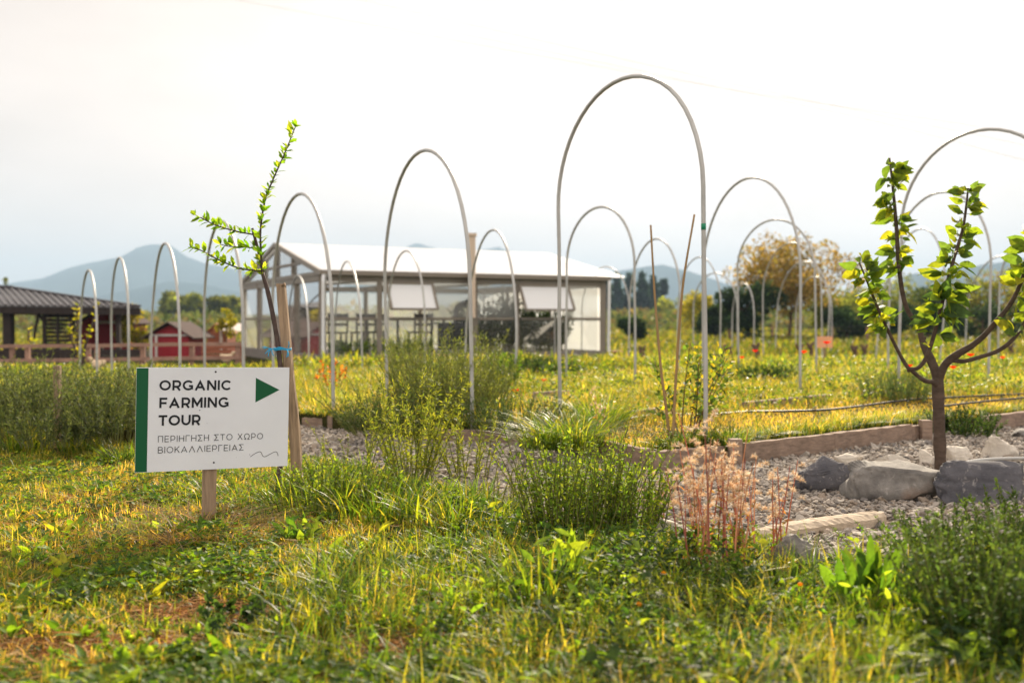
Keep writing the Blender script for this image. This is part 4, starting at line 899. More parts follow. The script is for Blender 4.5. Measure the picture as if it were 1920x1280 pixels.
# ------------------------------------------------------------------ plants built from stems and leaves
def plant(name, label, cat, g, n, h, r0, tilt, K, L, W, cols, mat='shrub', t0=.15, along=.7, kind='dia', srad=.004, scol=None, curve=.25, hvar=.3, up=0.2, group=None, leafname='foliage', curl=0.0, var=.2, end=False, pet=0.0):
    g = np.asarray(g, float); t = thing(name, label, cat, tuple(g), group)
    a = R.uniform(0, 6.28, n); rr = r0 * np.sqrt(R.uniform(0, 1, n)); p0 = g + np.stack([np.cos(a) * rr, np.sin(a) * rr, np.zeros(n) - .02], 1)
    dirx = np.stack([np.cos(a), np.sin(a), np.zeros(n)], 1) * (tilt * (rr / max(r0, 1e-6)) * R.uniform(.5, 1.3, n))[:, None] + R.normal(0, .08, (n, 3)); dirx[:, 2] = 1
    d = unit(dirx); hh = h * (1 + R.uniform(-hvar, hvar * .6, n)); k = 6; q = np.linspace(0, 1, k)
    bend = np.stack([R.normal(0, 1, n), R.normal(0, 1, n), np.zeros(n)], 1) * curve
    paths = p0[:, None] + d[:, None] * (q[None, :, None] * hh[:, None, None]) + bend[:, None] * ((q ** 2)[None, :, None] * hh[:, None, None] * .5)
    V, F = stems_vf(paths, srad, srad * .35); MB().add(V, F, np.repeat(pick([lin(110, 112, 62)] if scol is None else [scol], n), k * 3, 0)).build('stems', M['stem'], t)
    idx = np.repeat(np.arange(n), K); m = len(idx); u = t0 + (1 - t0) * R.uniform(0, 1, m) ** (.45 if end else .85); f = u * (k - 1); i = np.minimum(f.astype(int), k - 2); w = (f - i)[:, None]
    C = paths[idx, i] * (1 - w) + paths[idx, i + 1] * w; T = unit(paths[idx, i + 1] - paths[idx, i])
    D = unit(T * along + rdir(m) * 1.0 + np.array([0, 0, 1]) * up); C = C + unit(D - T * np.sum(D * T, 1, keepdims=True)) * (pet * R.uniform(0, 1, (m, 1))); l = L * R.uniform(.55, 1.25, m) * (1.15 - .45 * u)
    tone = np.exp(R.normal(0, .12, n))[idx][:, None]
    V, F, c = leaves_vf(C, D, T + R.normal(0, .5, (m, 3)), l, l * W, pick(cols, m, var) * tone, kind, curl); MB().add(V, F, c).build(leafname, M[mat], t)
    return t
ROSM = [lin(104, 118, 66), lin(84, 104, 60), lin(128, 138, 78), lin(112, 122, 84)]
LAV = [lin(92, 106, 76), lin(74, 92, 64), lin(108, 118, 88), lin(86, 100, 60)]
FRESH = [lin(112, 142, 48), lin(90, 124, 44), lin(140, 160, 58), lin(74, 110, 42)]
BRIGHT = [lin(134, 158, 52), lin(112, 142, 48), lin(156, 172, 60), lin(92, 124, 46)]
DARK = [lin(60, 84, 46), lin(72, 96, 50), lin(48, 70, 44)]
WEED = [lin(140, 152, 58), lin(118, 138, 56), lin(164, 168, 70)]
bz = lambda x, y: G(x, y, BEDZ)
plant('rosemary_bush', 'tall feathery rosemary bush between the two nearest hoops', 'bush', bz(835, 790), 190, .62, .30, .5, 70, .046, .15, ROSM, hvar=.5)
plant('rosemary_bush', 'upright rosemary bush peak rising in front of the greenhouse stove', 'bush', bz(772, 752), 70, .60, .17, .25, 70, .046, .15, ROSM, hvar=.3)
plant('rosemary_bush', 'rosemary bush clump at the right leg of the second nearest hoop', 'bush', bz(905, 772), 80, .52, .2, .3, 60, .046, .15, ROSM)
plant('low_shrub', 'low dark creeping shrub at the left foot of the rosemary', 'bush', bz(725, 806), 120, .30, .28, .9, 50, .03, .2, DARK)
plant('low_shrub', 'low dark shrub on the bed edge left of the grass tussock', 'bush', bz(962, 806), 120, .25, .28, .9, 50, .03, .2, DARK)
plant('low_shrub', 'pale grey green cushion plant beside the gravel path timber', 'bush', bz(672, 800), 60, .17, .12, .9, 40, .025, .2, [lin(140, 146, 110), lin(120, 130, 96)])
for k, (x, y, h, n, lb) in enumerate(((20, 800, .62, 90, 'tall lavender shrub at the left frame edge'), (70, 786, .66, 90, 'tall lavender shrub left of the short wooden post'), (45, 815, .5, 70, 'leafy lavender shrub in front at the left edge'), (130, 800, .55, 80, 'lavender shrub directly behind the short wooden post'), (175, 806, .55, 90, 'lavender shrub between the post and the sign'), (222, 822, .55, 90, 'grey green lavender shrub at the left edge of the sign'), (150, 770, .5, 70, 'lavender shrub in the rear row behind the post'), (245, 780, .5, 80, 'lavender shrub in the rear row just behind the sign'), (-40, 800, .62, 80, 'lavender shrub partly outside the left frame edge'), (290, 800, .5, 80, 'lavender shrub mostly hidden behind the sign board'), (100, 830, .34, 60, 'low lavender shrub at the foot of the short post'))):
    plant('lavender_shrub', lb, 'shrub', bz(x, y), int(n * .75), h * (.62 + .3 * ((k * 7) % 5) / 4), .22, .5, 60, .042, .2, [c * (.78 + .5 * ((k * 3) % 7) / 6) for c in LAV], group='lavender shrubs on the left')
plant('low_shrub', 'grey green shrub in the meadow left of the fruit tree trunk', 'bush', bz(1680, 752), 130, .30, .3, .4, 40, .04, .15, [lin(96, 120, 78), lin(84, 106, 70)])
plant('low_shrub', 'dark round shrub in the meadow behind the second row hoops', 'bush', bz(1437, 712), 90, .20, .3, .7, 40, .05, .25, DARK)
plant('low_shrub', 'dark leafy shrub beside the right-hand bed timber', 'bush', G(1800, 815), 80, .22, .25, .8, 40, .04, .3, DARK)
plant('low_shrub', 'bright leafy plant in front of the greenhouse right of the rosemary', 'bush', bz(943, 728), 50, .4, .15, .4, 40, .06, .4, FRESH)
plant('low_shrub', 'dark green bushy herb in front of the right half of the greenhouse', 'bush', bz(985, 700), 70, .28, .35, .6, 40, .06, .35, DARK)
plant('low_shrub', 'dark bushy herb in front of the greenhouse, nearer its right corner', 'bush', bz(1042, 706), 60, .24, .35, .6, 40, .06, .35, DARK)
for k, (a_, bb, h, lb) in enumerate(((3.9, 1.0, 1.25, 'dark bush inside the greenhouse right of the beige chimney'), (4.9, 1.2, 1.45, 'tallest dark bush inside the greenhouse behind the second awning'), (5.7, 1.1, 1.1, 'dark bush inside the greenhouse at its right end'))):
    plant('indoor_bush', lb, 'bush', gw(a_, bb, .19), 70, h * .8, .34, .35, 50, .12, .4, DARK, srad=.01)
for k, (a_, lb) in enumerate(((.8, 'low green herbs along the inside of the left greenhouse window'), (1.9, 'low green herbs inside the greenhouse below the open awning'))):
    plant('potted_herbs', lb, 'plant', gw(a_, .35, .19), 60, .3, .5, .4, 30, .08, .35, FRESH)
plant('tall_weed', 'tall branching yellow green mugwort rising from the gravel path edge', 'weed', G(772, 905), 30, .58, .10, .50, 110, .042, .2, WEED, along=.4)
plant('tall_weed', 'mugwort weed with wispy tops right of the tallest mugwort', 'weed', G(890, 900), 16, .42, .14, .38, 80, .038, .2, WEED, along=.4)
plant('tall_weed', 'thin yellow green weed sprouting beside the wooden stake', 'weed', G(650, 890), 16, .3, .15, .3, 50, .026, .25, WEED)
plant('tall_weed', 'wispy pale weed in the middle of the path, before the low shrub', 'weed', G(955, 965), 14, .24, .12, .3, 60, .024, .18, [lin(128, 136, 84), lin(140, 140, 70)])
plant('leafy_clump', 'dense bright green leafy clump in front of the bed corner', 'plant', G(1085, 1010), 130, .42, .20, .3, 44, .030, .36, BRIGHT, along=.3)
plant('leafy_clump', 'right half of the green leafy growth beside the stepping stone', 'plant', G(1150, 1008), 80, .32, .2, .32, 44, .030, .36, BRIGHT, along=.3)
plant('leafy_clump', 'green leafy clump at the foot of the wooden stake', 'plant', G(640, 950), 90, .22, .25, .5, 32, .032, .45, BRIGHT, along=.3)
plant('thyme_shrub', 'dark green upright shrub filling the bottom right corner', 'shrub', G(1900, 1240), 150, .34, .2, .26, 80, .026, .40, [lin(88, 114, 60), lin(106, 130, 66), lin(74, 100, 56)], along=.5, hvar=.35)
plant('thyme_shrub', 'upright dark green shrub left of the bottom right corner shrub', 'shrub', G(1830, 1150), 90, .28, .18, .26, 80, .026, .40, [lin(74, 100, 52), lin(98, 120, 58), lin(60, 84, 48)], along=.5, hvar=.4)
plant('thyme_shrub', 'dark green shrub at the right frame edge in front of the gravel', 'shrub', G(1990, 1120), 110, .32, .22, .3, 70, .026, .40, [lin(74, 100, 52), lin(92, 116, 58)], along=.5, hvar=.35)
plant('orange_flower_plant', 'small plant with orange flowering tops left of the greenhouse corner post', 'plant', bz(620, 748), 14, .36, .08, .35, 26, .05, .4, [lin(214, 110, 40), lin(190, 84, 36), lin(226, 150, 60), lin(110, 110, 50)], mat='leaf', t0=.55, end=True)
# rose bush with two canes
rb = plant('rose_bush', 'young rose bush with yellow tinged leaves beside the nearest hoop leg', 'bush', bz(1278, 822), 9, .66, .1, .42, 50, .056, .6, [lin(92, 110, 52), lin(120, 128, 54), lin(182, 160, 50), lin(64, 86, 50), lin(76, 100, 50)], mat='leaf', t0=.3, along=.2, kind='oval', pet=.09, srad=.006, scol=lin(112, 76, 58))
for pts, lb in (([(1256, 826, 6.5), (1247, 750, 6.5), (1239, 690, 6.5), (1228, 560, 6.5), (1220, 422, 6.5)], 'straight brown garden cane standing left in the rose bush'), ([(1262, 826, 6.45), (1267, 715, 6.5), (1280, 540, 6.5), (1302, 402, 6.5)], 'slanting brown garden cane crossing behind the nearest hoop leg')):
    b = MB(); px_tube(b, pts, [3.0, 2.5, 1.8], 7, 24); tag(b.build('garden_cane', M['cane'] if 'cane' in M else M['rail'], base=tuple(P(*pts[0]))), lb, 'cane')
for k, (x_, y_, n_, h_, r_, K_, L_, W_, cl_, md, lb) in enumerate((
    (1062, 1110, 5, .26, .05, 16, .085, .30, BRIGHT, 'lance', 'bright toothed thistle like weed standing tall in the centre foreground'),
    (1250, 1130, 34, .14, .18, 60, .016, .5, DARK, 'dia', 'low dark small leaved weed under the dried weeds'),
    (1370, 1190, 26, .15, .18, 60, .020, .14, [lin(150, 162, 96), lin(128, 146, 84)], 'dia', 'pale feathery weed below the dried weeds'),
    (1180, 1215, 22, .12, .16, 50, .018, .16, [lin(140, 156, 84), lin(118, 140, 72)], 'dia', 'pale feathery weed beside the yellow button flowers'),
    (1560, 1190, 20, .16, .14, 26, .040, .26, FRESH, 'lance', 'narrow leaved green weed in front of the broad leaved plant'),
    (1690, 1225, 18, .17, .14, 20, .055, .30, BRIGHT, 'lance', 'bright lance leaved weed at the bottom right, before the dark shrub'),
    (900, 1140, 12, .12, .12, 16, .05, .34, BRIGHT, 'lance', 'bright broad leaved weed in the lawn right of centre'),
    (560, 1010, 9, .09, .06, 10, .075, .34, FRESH, 'lance', 'low rosette of broad green leaves right of the sign post'),
    (440, 1170, 16, .08, .14, 30, .030, .7, DARK, 'oval', 'dark round leaved weed at the edge of the brown bare patch'),
    (690, 1190, 30, .12, .2, 40, .022, .5, FRESH, 'dia', 'small leaved green weed mound in the bottom centre lawn'),
    (230, 1230, 14, .09, .14, 30, .030, .7, BRIGHT, 'oval', 'yellow green round leaved weed at the bottom left'),
    (1740, 1090, 30, .22, .14, 60, .022, .4, FRESH, 'dia', 'light green upright weed between broad leaved plant and dark shrub'))):
    plant('wild_weed', lb, 'weed', G(x_, y_), n_, h_, r_, .6, K_, L_, W_, cl_, mat='leaf', t0=.1, along=.45, kind=md, srad=.0025, curve=.5, hvar=.5, curl=.2)
# dock plant with broad leaves
dk = thing('dock_plant', 'broad leaved plant with upright yellow green leaves before the gravel', 'plant', tuple(G(1625, 1150)))
dl_ = [(1570, 1040, .34, 1), (1600, 1035, .32, 1.1), (1625, 1000, .4, 1), (1645, 1030, .34, 1), (1672, 1090, .28, .8), (1700, 1010, .38, .7), (1590, 1080, .26, 1), (1668, 1060, .3, .9), (1640, 1090, .24, 1), (1560, 1100, .25, 1), (1610, 1100, .22, 1), (1548, 1062, .3, 1), (1582, 1020, .3, 1), (1612, 1018, .3, 1), (1636, 1062, .3, 1), (1660, 1020, .3, 1), (1684, 1046, .3, 1), (1532, 1110, .3, 1), (1690, 1110, .2, 1)]
dl_ = dl_ + [(x + R.uniform(-14, 14), y + R.uniform(10, 40), h_, w_) for x, y, h_, w_ in dl_]
g = G(1625, 1150); tips = np.array([P(x, y, g[1] + R.uniform(-.12, .1)) for x, y, _, _ in dl_]); rt = g + R.normal(0, .025, (len(tips), 3)) * (1, 1, 0); rt[:, 0] += (tips[:, 0] - g[0]) * .5
V, F, c = leaves_vf(rt, tips - rt, np.array([[0, -1., .3]]) + R.normal(0, .25, (len(tips), 3)), np.linalg.norm(tips - rt, axis=1), R.uniform(.030, .046, len(tips)), pick([lin(84, 120, 44), lin(98, 130, 46), lin(114, 138, 46), lin(92, 124, 44), lin(150, 146, 44)], len(tips), .14), 'spat', R.uniform(-.15, .3, len(tips)))
MB().add(V, F, c).build('leaves', M['leaf'], dk)
# dried fluffy weeds
def dried(name, lab, g, n, h, r0, tall):
    t = thing(name, lab, 'weed', tuple(g)); a = R.uniform(0, 6.28, n); rr = r0 * np.sqrt(R.uniform(0, 1, n)); k = 6; q = np.linspace(0, 1, k); hh = h * R.uniform(.6, 1.08, n)
    p0 = g + np.stack([np.cos(a) * rr * 1.25, np.sin(a) * rr, np.zeros(n)], 1); d = np.stack([R.normal(0, .10, n), R.normal(0, .1, n), np.ones(n)], 1)
    paths = p0[:, None] + d[:, None] * (q[None, :, None] * hh[:, None, None]) + R.normal(0, .05, (n, 1, 3)) * (q ** 2)[None, :, None] * h
    V, F = stems_vf(paths, .0042, .0016); MB().add(V, F, np.repeat(pick([lin(190, 112, 88), lin(170, 98, 84), lin(200, 136, 100)], n), k * 3, 0)).build('stems', M['stem'], t)
    b = MB()
    for i in range(n):
        for j in range(R.randint(5, 10)):
            u = R.uniform(.62, 1.02); c = p0[i] + d[i] * u * hh[i] + R.normal(0, .02, 3); m = 64; dd = rdir(m, -.6, 1); l = R.uniform(.007, .022, m)
            V, F, cc = leaves_vf(np.repeat(c[None], m, 0), dd, R.normal(0, 1, (m, 3)), l, l * .10, pick([lin(250, 240, 226), lin(240, 214, 178), lin(228, 186, 140)], m, .06), 'dia'); b.add(V, F, cc)
    b.build('seed_fluff', M['fluff'], t)
    m = n * 5; ix = R.randint(0, n, m); u = R.uniform(.05, .7, m); C = p0[ix] + d[ix] * (u * hh[ix])[:, None]; l = R.uniform(.02, .045, m)
    V, F, cc = leaves_vf(C, rdir(m, -.2, .8), R.normal(0, 1, (m, 3)), l, l * .18, pick([lin(190, 130, 90), lin(150, 120, 70), lin(120, 120, 60)], m), 'lance', .5); MB().add(V, F, cc).build('withered_leaves', M['shrub'], t)
dried('dried_weed', 'dried pinkish brown weed with fluffy seed heads before the stones', G(1330, 1085), 27, .50, .11, 1)
dried('dried_weed', 'right hand clump of dried weed with pale fluffy heads', G(1412, 1060), 10, .42, .07, 1)
dried('dried_weed', 'single thin dried weed stem nearest the dark rock', G(1455, 1040), 3, .34, .03, 1)
dried('dried_weed', 'low dried weed sprig left of the fluffy clump', G(1235, 1000), 4, .26, .05, 1)
dried('dried_weed', 'dried pinkish spire in the grass tussock of the bed', bz(1128, 815), 2, .36, .02, 1)

# grass tussocks that stand out as single plants
def tussock(lab, g, n, h, r0, cols, w=.006, lean=(.2, 1.1), name='grass_tussock', group=None):
    g = np.asarray(g, float); a = R.uniform(0, 6.28, n); rr = r0 * np.sqrt(R.uniform(0, 1, n)); p = g + np.stack([np.cos(a) * rr, np.sin(a) * rr, np.zeros(n) - .01], 1)
    V, F, c = blades_vf(p, h * R.uniform(.45, 1.1, n), w * R.uniform(.6, 1.3, n), a + R.normal(0, .7, n), R.uniform(*lean, n), pick(cols, n, .15))
    return tag(MB().add(V, F, c).build(name, M['grass'], base=tuple(g)), lab, 'grass tuft', group)
GR_ = [lin(112, 136, 44), lin(90, 120, 42), lin(140, 154, 52), lin(70, 100, 40), lin(160, 156, 66), lin(78, 110, 46)]
tussock('big arching grass tussock at the left foot of the nearest hoop', bz(1065, 835), 560, .34, .22, GR_, .008, (.5, 1.6))
tussock('grass tussock right behind the nearest hoop left leg', bz(1120, 800), 300, .36, .22, GR_, .008, (.3, 1.2))
tussock('arching grass tussock spilling over the path left of the hoop', bz(1018, 838), 240, .28, .14, GR_, .007, (.6, 1.7))
tussock('dark grass tuft at the foot of the nearest hoop right leg', bz(1300, 832), 260, .16, .16, DARK + GR_[:2], .008, (.3, 1.2))
tussock('grass tuft just right of the nearest hoop right leg', bz(1360, 835), 200, .18, .14, GR_, .007, (.3, 1.2))
tussock('lush long grass tuft in front of the mugwort', G(720, 965), 360, .22, .30, GR_, .009, (.2, 1.1))
tussock('lush long grass tuft left of the wispy pale weed', G(850, 975), 340, .21, .28, GR_, .009, (.2, 1.2))
tussock('long grass tuft between the stake and the mugwort', G(600, 955), 260, .24, .25, GR_, .008, (.2, 1.1))
tussock('tall bright grass tuft in the near foreground centre', G(1010, 1130), 110, .26, .16, GR_, .010, (.2, .9))
tussock('long grass tuft behind the sign post', G(470, 930), 300, .16, .35, GR_, .006, (.4, 1.4))
tussock('tall bright grass blades left of the broad leaved plant', G(1480, 1150), 90, .22, .2, GR_, .009, (.4, 1.2))
tussock('straw coloured flattened grass clump at the foot of the sign post', G(380, 1000), 360, .2, .25, [lin(170, 140, 96), lin(146, 116, 84), lin(190, 164, 118)], .004, (1.6, 3.0))

tussock('bright green grass tuft before the lavender at the far left edge', G(38, 846), 220, .26, .16, GR_, .007, (.2, 1.0))
tussock('bright green grass tuft at the foot of the lavender, right of the short post', G(150, 850), 180, .24, .12, GR_, .007, (.2, 1.0))
tussock('dark green grass tuft at the left bottom corner of the sign', G(238, 868), 200, .20, .14, DARK + GR_[:2], .007, (.3, 1.2))
# poppies
M['petalr'] = leafmat('red_petal', .55, (2.2, 1.7, 1.4), .6, .1)
def poppy(x, y, Y, lab, s=1.0):
    c = P(x, y, Y); t = thing('poppy', lab, 'poppy', (c[0], c[1], gz(c[0], c[1])[0]), 'red poppies in the meadow')
    zb = gz(c[0], c[1])[0]; MB().add(*tube_vf(spline([(c[0] + .02, c[1], zb), (c[0], c[1], (zb + c[2]) / 2), c], 6), .003, 5), lin(100, 120, 60)).build('stalk', M['stem'], t)
    a = np.arange(5) * 1.257; D = np.stack([np.cos(a), np.sin(a), np.full(5, .55)], 1)
    V, F, cc = leaves_vf(np.repeat(c[None], 5, 0), D, np.array([[0, 0, 1.]] * 5), .048 * s, .06 * s, pick([lin(226, 58, 24)], 5, .08), 'oval', -.1); MB().add(V, F, cc).build('petals', M['petalr'], t)
for x, y, Y, lb, s in ((1550, 645, 12, 'red poppy in front of the orange board', 1.25), (1507, 662, 12, 'red poppy right of the tall second row hoop leg', 1.1), (1416, 660, 14, 'red poppy at a dark vine stump left of centre hoops', 1.2), (1391, 672, 13, 'small faded red poppy beside the second row hoop leg', 1.0), (966, 735, 10.5, 'red poppy at the hoop leg before the greenhouse', 1.2), (1020, 715, 12, 'red poppy right of the hoop leg before the greenhouse', 1.1), (1820, 668, 9.5, 'red poppy seen between the limbs of the fruit tree', 1.0), (1705, 688, 9.5, 'red poppy left of the fruit tree trunk', .9), (1787, 691, 9.5, 'red poppy just right of the fruit tree fork', .9), (912, 737, 9.6, 'small orange red poppy at the rosemary bush edge', .8), (1880, 672, 12, 'distant red poppy at the right side of the meadow', .9)):
    poppy(x, y, Y, lb, s)
# vine stumps, orange board, wire fence
for k, (x, y, h, lb) in enumerate(((1367, 690, .42, 'dark gnarled vine stump right of the nearest hoop'), (1418, 680, .4, 'branched dark vine stump behind the red poppy'), (1520, 672, .36, 'dark vine stump left of the orange board'), (1602, 676, .34, 'dark forked vine stump right of the orange board'), (1620, 672, .3, 'smaller vine stump beside the forked one'), (1500, 670, .3, 'dark vine stump at the foot of the orange brown tree'), (1895, 668, .3, 'dark vine stump near the right frame edge'), (1345, 690, .2, 'short dark stump stub left of the vine stumps'), (1205, 680, .3, 'dark vine stump seen beyond the greenhouse corner'))):
    g = G(x, y); b = MB(); t = thing('vine_stump', lb, 'vine', tuple(g), 'vine stumps in the meadow')
    s = spline([g - (0, 0, .05), g + (.02, 0, h * .5), g + (-.01, 0, h * .8)], 8); b.add(*tube_vf(s, np.linspace(.05, .045, 8) * (1 + .3 * R.uniform(-1, 1, 8)), 7)); b.build('stump', M['farbark'], t)
    b = MB()
    for sgn in (-1, 1): b.add(*tube_vf(spline([s[-1] - (0, 0, .05), s[-1] + (sgn * R.uniform(.02, .05), R.uniform(-.05, .05), R.uniform(.0, .04)), s[-1] + (sgn * R.uniform(.03, .10), 0, R.uniform(.04, .12))], 7), np.linspace(.05, .025, 7), 6))
    b.build('arm', M['farbark'], t)
ob = thing('orange_board', 'small pale orange board on a stake in the meadow', 'board', tuple(G(1546, 690)))
gY = G(1546, 690)[1]; MB().add(*beam_vf(P(1532, 641, gY), P(1561, 641, gY), .02, .21)).build('panel', M['orange'], ob, smooth=False); MB().add(*beam_vf((P(1547, 650, gY)[0], gY + .03, 0), P(1547, 640, gY) + (0, .03, 0), .04, .03)).build('stake', M['wood'], ob, smooth=False)
wf = thing('wire_fence', 'old wire fence on wooden posts in front of the dark trees', 'fence', tuple(G(1440, 640)))
fy_ = G(1440, 640)[1]
for x in (1368, 1402, 1448, 1500, 1560, 1626):
    p = P(x, 612 + R.uniform(-2, 2), fy_); MB().add(*beam_vf((p[0], p[1], 0), p, .09, .09)).build('post', M['rail'], wf, smooth=False)
b = MB()
for y in (612, 620, 630): b.add(*tube_vf([P(1340, y, fy_ - .06), P(1500, y + .5, fy_ - .06), P(1640, y, fy_ - .06)], .012, 5))
b.build('wire', M['screw'], wf)
ps = G(109, 836); psz = P(109, 685, ps[1])[2]
wp = tag(MB().add(*beam_vf(ps - (0, 0, .1), (ps[0], ps[1], psz), .045, .045, up=(0, 1, 0), taper=.92)).build('wooden_post', M['wood'], base=tuple(ps), smooth=False), 'short weathered wooden post among the lavender shrubs on the left', 'post')
# thin saplings in front of the shed
def thin_sapling(lab, g, limbs, cols):
    t = thing('young_tree', lab, 'sapling', tuple(g)); b = MB(); sh = [px_tube(b, pts, r, 5) for pts, r in limbs]; b.build('stem', M['darkbark'], t)
    b = MB(); leaf_tufts(sh, [(.25, 1)] * len(sh), .07, (4, 6), .085, .5, cols, b, pet=.01); b.build('leaves', M['leaf'], t)
thin_sapling('v shaped young tree with yellow leaves in front of the shed', G(154, 706), [([(154, 704, 15.8), (153, 660, 15.8), (146, 640, 15.8), (145, 572, 15.8)], [4, 2]), ([(150, 672, 15.8), (136, 640, 15.8), (128, 606, 15.8)], [3, 1.5]), ([(154, 665, 15.8), (168, 625, 15.8), (185, 572, 15.8)], [3, 1.5]), ([(155, 690, 15.8), (158, 670, 15.8), (160, 655, 15.8)], [2, 1])], YG)
thin_sapling('small upright young tree at the shed opening behind the fence', G(54, 695), [([(54, 694, 17.6), (55, 660, 17.6), (53, 617, 17.6)], [4, 2]), ([(56, 670, 17.6), (62, 640, 17.6)], [2, 1])], YG)
# overhead lines
for k, (y0_, y1_, y2_, x0_) in enumerate(((0, 148, 252, 520), (20, 172, 272, 900), (100, 205, 300, 1150))):
    Yl = 60; pts = spline([P(x0_ - 400, y0_ - 60, Yl + 25), P((x0_ + 1920) / 2, y1_ * .75 + .25 * (y0_ + y2_) / 2, Yl + 8), P(1920, y2_, Yl), P(2300, y2_ + 95, Yl - 4)], 30)
    tag(MB().add(*tube_vf(pts, .012, 6)).build('overhead_wire', M['trim'], base=tuple(pts[15])), ('topmost faint overhead wire crossing the upper right sky', 'middle faint overhead wire in the upper right sky', 'lowest faint overhead wire in the upper right sky')[k], 'wire', 'overhead wires')
# ------------------------------------------------------------------ fruit tree on the right
tg = G(1764, 884); TY = tg[1]
ft_ = thing('fruit_tree', 'young fruit tree with four leafy limbs standing in a ring of stones', 'tree', tuple(tg))
b = MB(); y = TY
px_tube(b, [(1764, 900, y), (1763, 860, y), (1761, 800, y), (1759, 740, y), (1758, 708, y)], [12.4, 11.2, 10.8, 10.5, 10], 14, 40)
b.build('trunk', M['bark'], ft_)
LIMBS = [
    ([(1759, 722, y), (1748, 716, y - .05), (1733, 713, y - .1), (1712, 697, y - .15), (1696, 680, y - .18), (1670, 630, y - .22), (1645, 575, y - .25), (1625, 525, y - .26), (1611, 492, y - .26)], [7, 4.6, 4.2, 3.8, 3.4, 2.9, 2.5, 2.0, 1.5]),
    ([(1704, 692, y - .16), (1722, 689, y - .2), (1737, 670, y - .24), (1747, 642, y - .26), (1756, 610, y - .27), (1766, 570, y - .27), (1776, 530, y - .26), (1790, 480, y - .25), (1805, 430, y - .24), (1812, 385, y - .24), (1815, 352, y - .24)], [3.8, 3.8, 3.9, 3.8, 3.6, 3.5, 3.3, 3.1, 2.8, 2.2, 1.4]),
    ([(1760, 712, y), (1752, 690, y + .02), (1742, 668, y + .05), (1733, 650, y + .08), (1728, 634, y + .1), (1722, 612, y + .12), (1702, 582, y + .15), (1692, 548, y + .16), (1685, 495, y + .16), (1681, 430, y + .15), (1676, 370, y + .14), (1668, 296, y + .13)], [10, 8.6, 7.6, 6.8, 5.4, 4.6, 4.3, 4.2, 4.0, 3.6, 2.9, 1.5]),
    ([(1758, 716, y), (1766, 694, y - .02), (1778, 677, y - .05), (1800, 661, y - .08), (1822, 648, y - .1), (1846, 628, y - .14), (1870, 600, y - .18), (1893, 572, y - .2), (1912, 535, y - .22), (1930, 480, y - .24), (1942, 420, y - .25)], [9, 8.2, 7.6, 6.8, 5.6, 5.0, 4.5, 4.1, 3.7, 3, 1.8]),
    ([(1783, 674, y - .05), (1806, 677, y - .1), (1838, 669, y - .15), (1872, 657, y - .2), (1900, 635, y - .24), (1925, 600, y - .28), (1950, 550, y - .3), (1965, 490, y - .3)], [5, 4.4, 4.1, 4.0, 3.7, 3.3, 2.7, 1.8]),
]
b = MB(); sh = [px_tube(b, p, r, 10, 60) for p, r in LIMBS]
for (x, yy) in ((1724, 607), (1733, 634), (1798, 660), (1704, 694), (1685, 500), (1795, 470)):
    v, f = ico_vf(2); c = P(x, yy, y + (.1 if x < 1760 and x > 1710 else -.05)); b.add(v * R.uniform(.012, .016) + c, f)
b.build('limb', M['bark'], ft_)
FT = [lin(124, 144, 50), lin(134, 150, 52), lin(104, 130, 54), lin(164, 164, 50), lin(92, 116, 62), lin(98, 124, 58)]
FTD = [lin(92, 120, 64), lin(80, 108, 64), lin(108, 132, 58), lin(118, 140, 56), lin(144, 154, 54)]
b = MB()
leaf_tufts([sh[0]], [(.62, 1)], .034, (8, 11), .085, .60, FT, b, up=.1, kind='broad', curl=.3, pet=.025, droop=.9, nup=.25)
leaf_tufts([sh[1]], [(.26, .62)], .040, (9, 14), .112, .56, FTD, b, up=.05, kind='broad', curl=.4, pet=.035, droop=1.0, nup=.25)
leaf_tufts([sh[1]], [(.62, 1)], .034, (7, 10), .08, .6, FT, b, up=.1, kind='broad', curl=.3, pet=.025, droop=.5, nup=.25)
leaf_tufts([sh[2]], [(.52, .97)], .040, (8, 12), .090, .58, FT, b, up=.05, kind='broad', curl=.35, pet=.03, droop=1.1, nup=.25)
leaf_tufts([sh[3]], [(.66, 1)], .045, (6, 8), .11, .56, FTD + FT, b, up=.05, kind='broad', curl=.35, pet=.025, droop=.7, nup=.25)
leaf_tufts([sh[4]], [(.5, 1)], .05, (5, 7), .11, .56, FTD + FT, b, up=.05, kind='broad', curl=.35, pet=.025, droop=.7, nup=.25)
leaf_tufts([sh[1]], [(.08, .2)], .05, (2, 4), .07, .45, FT, b, up=.1, kind='oval', curl=.22, pet=.02, droop=.3)
b.build('leaves', M['leaf'], ft_)

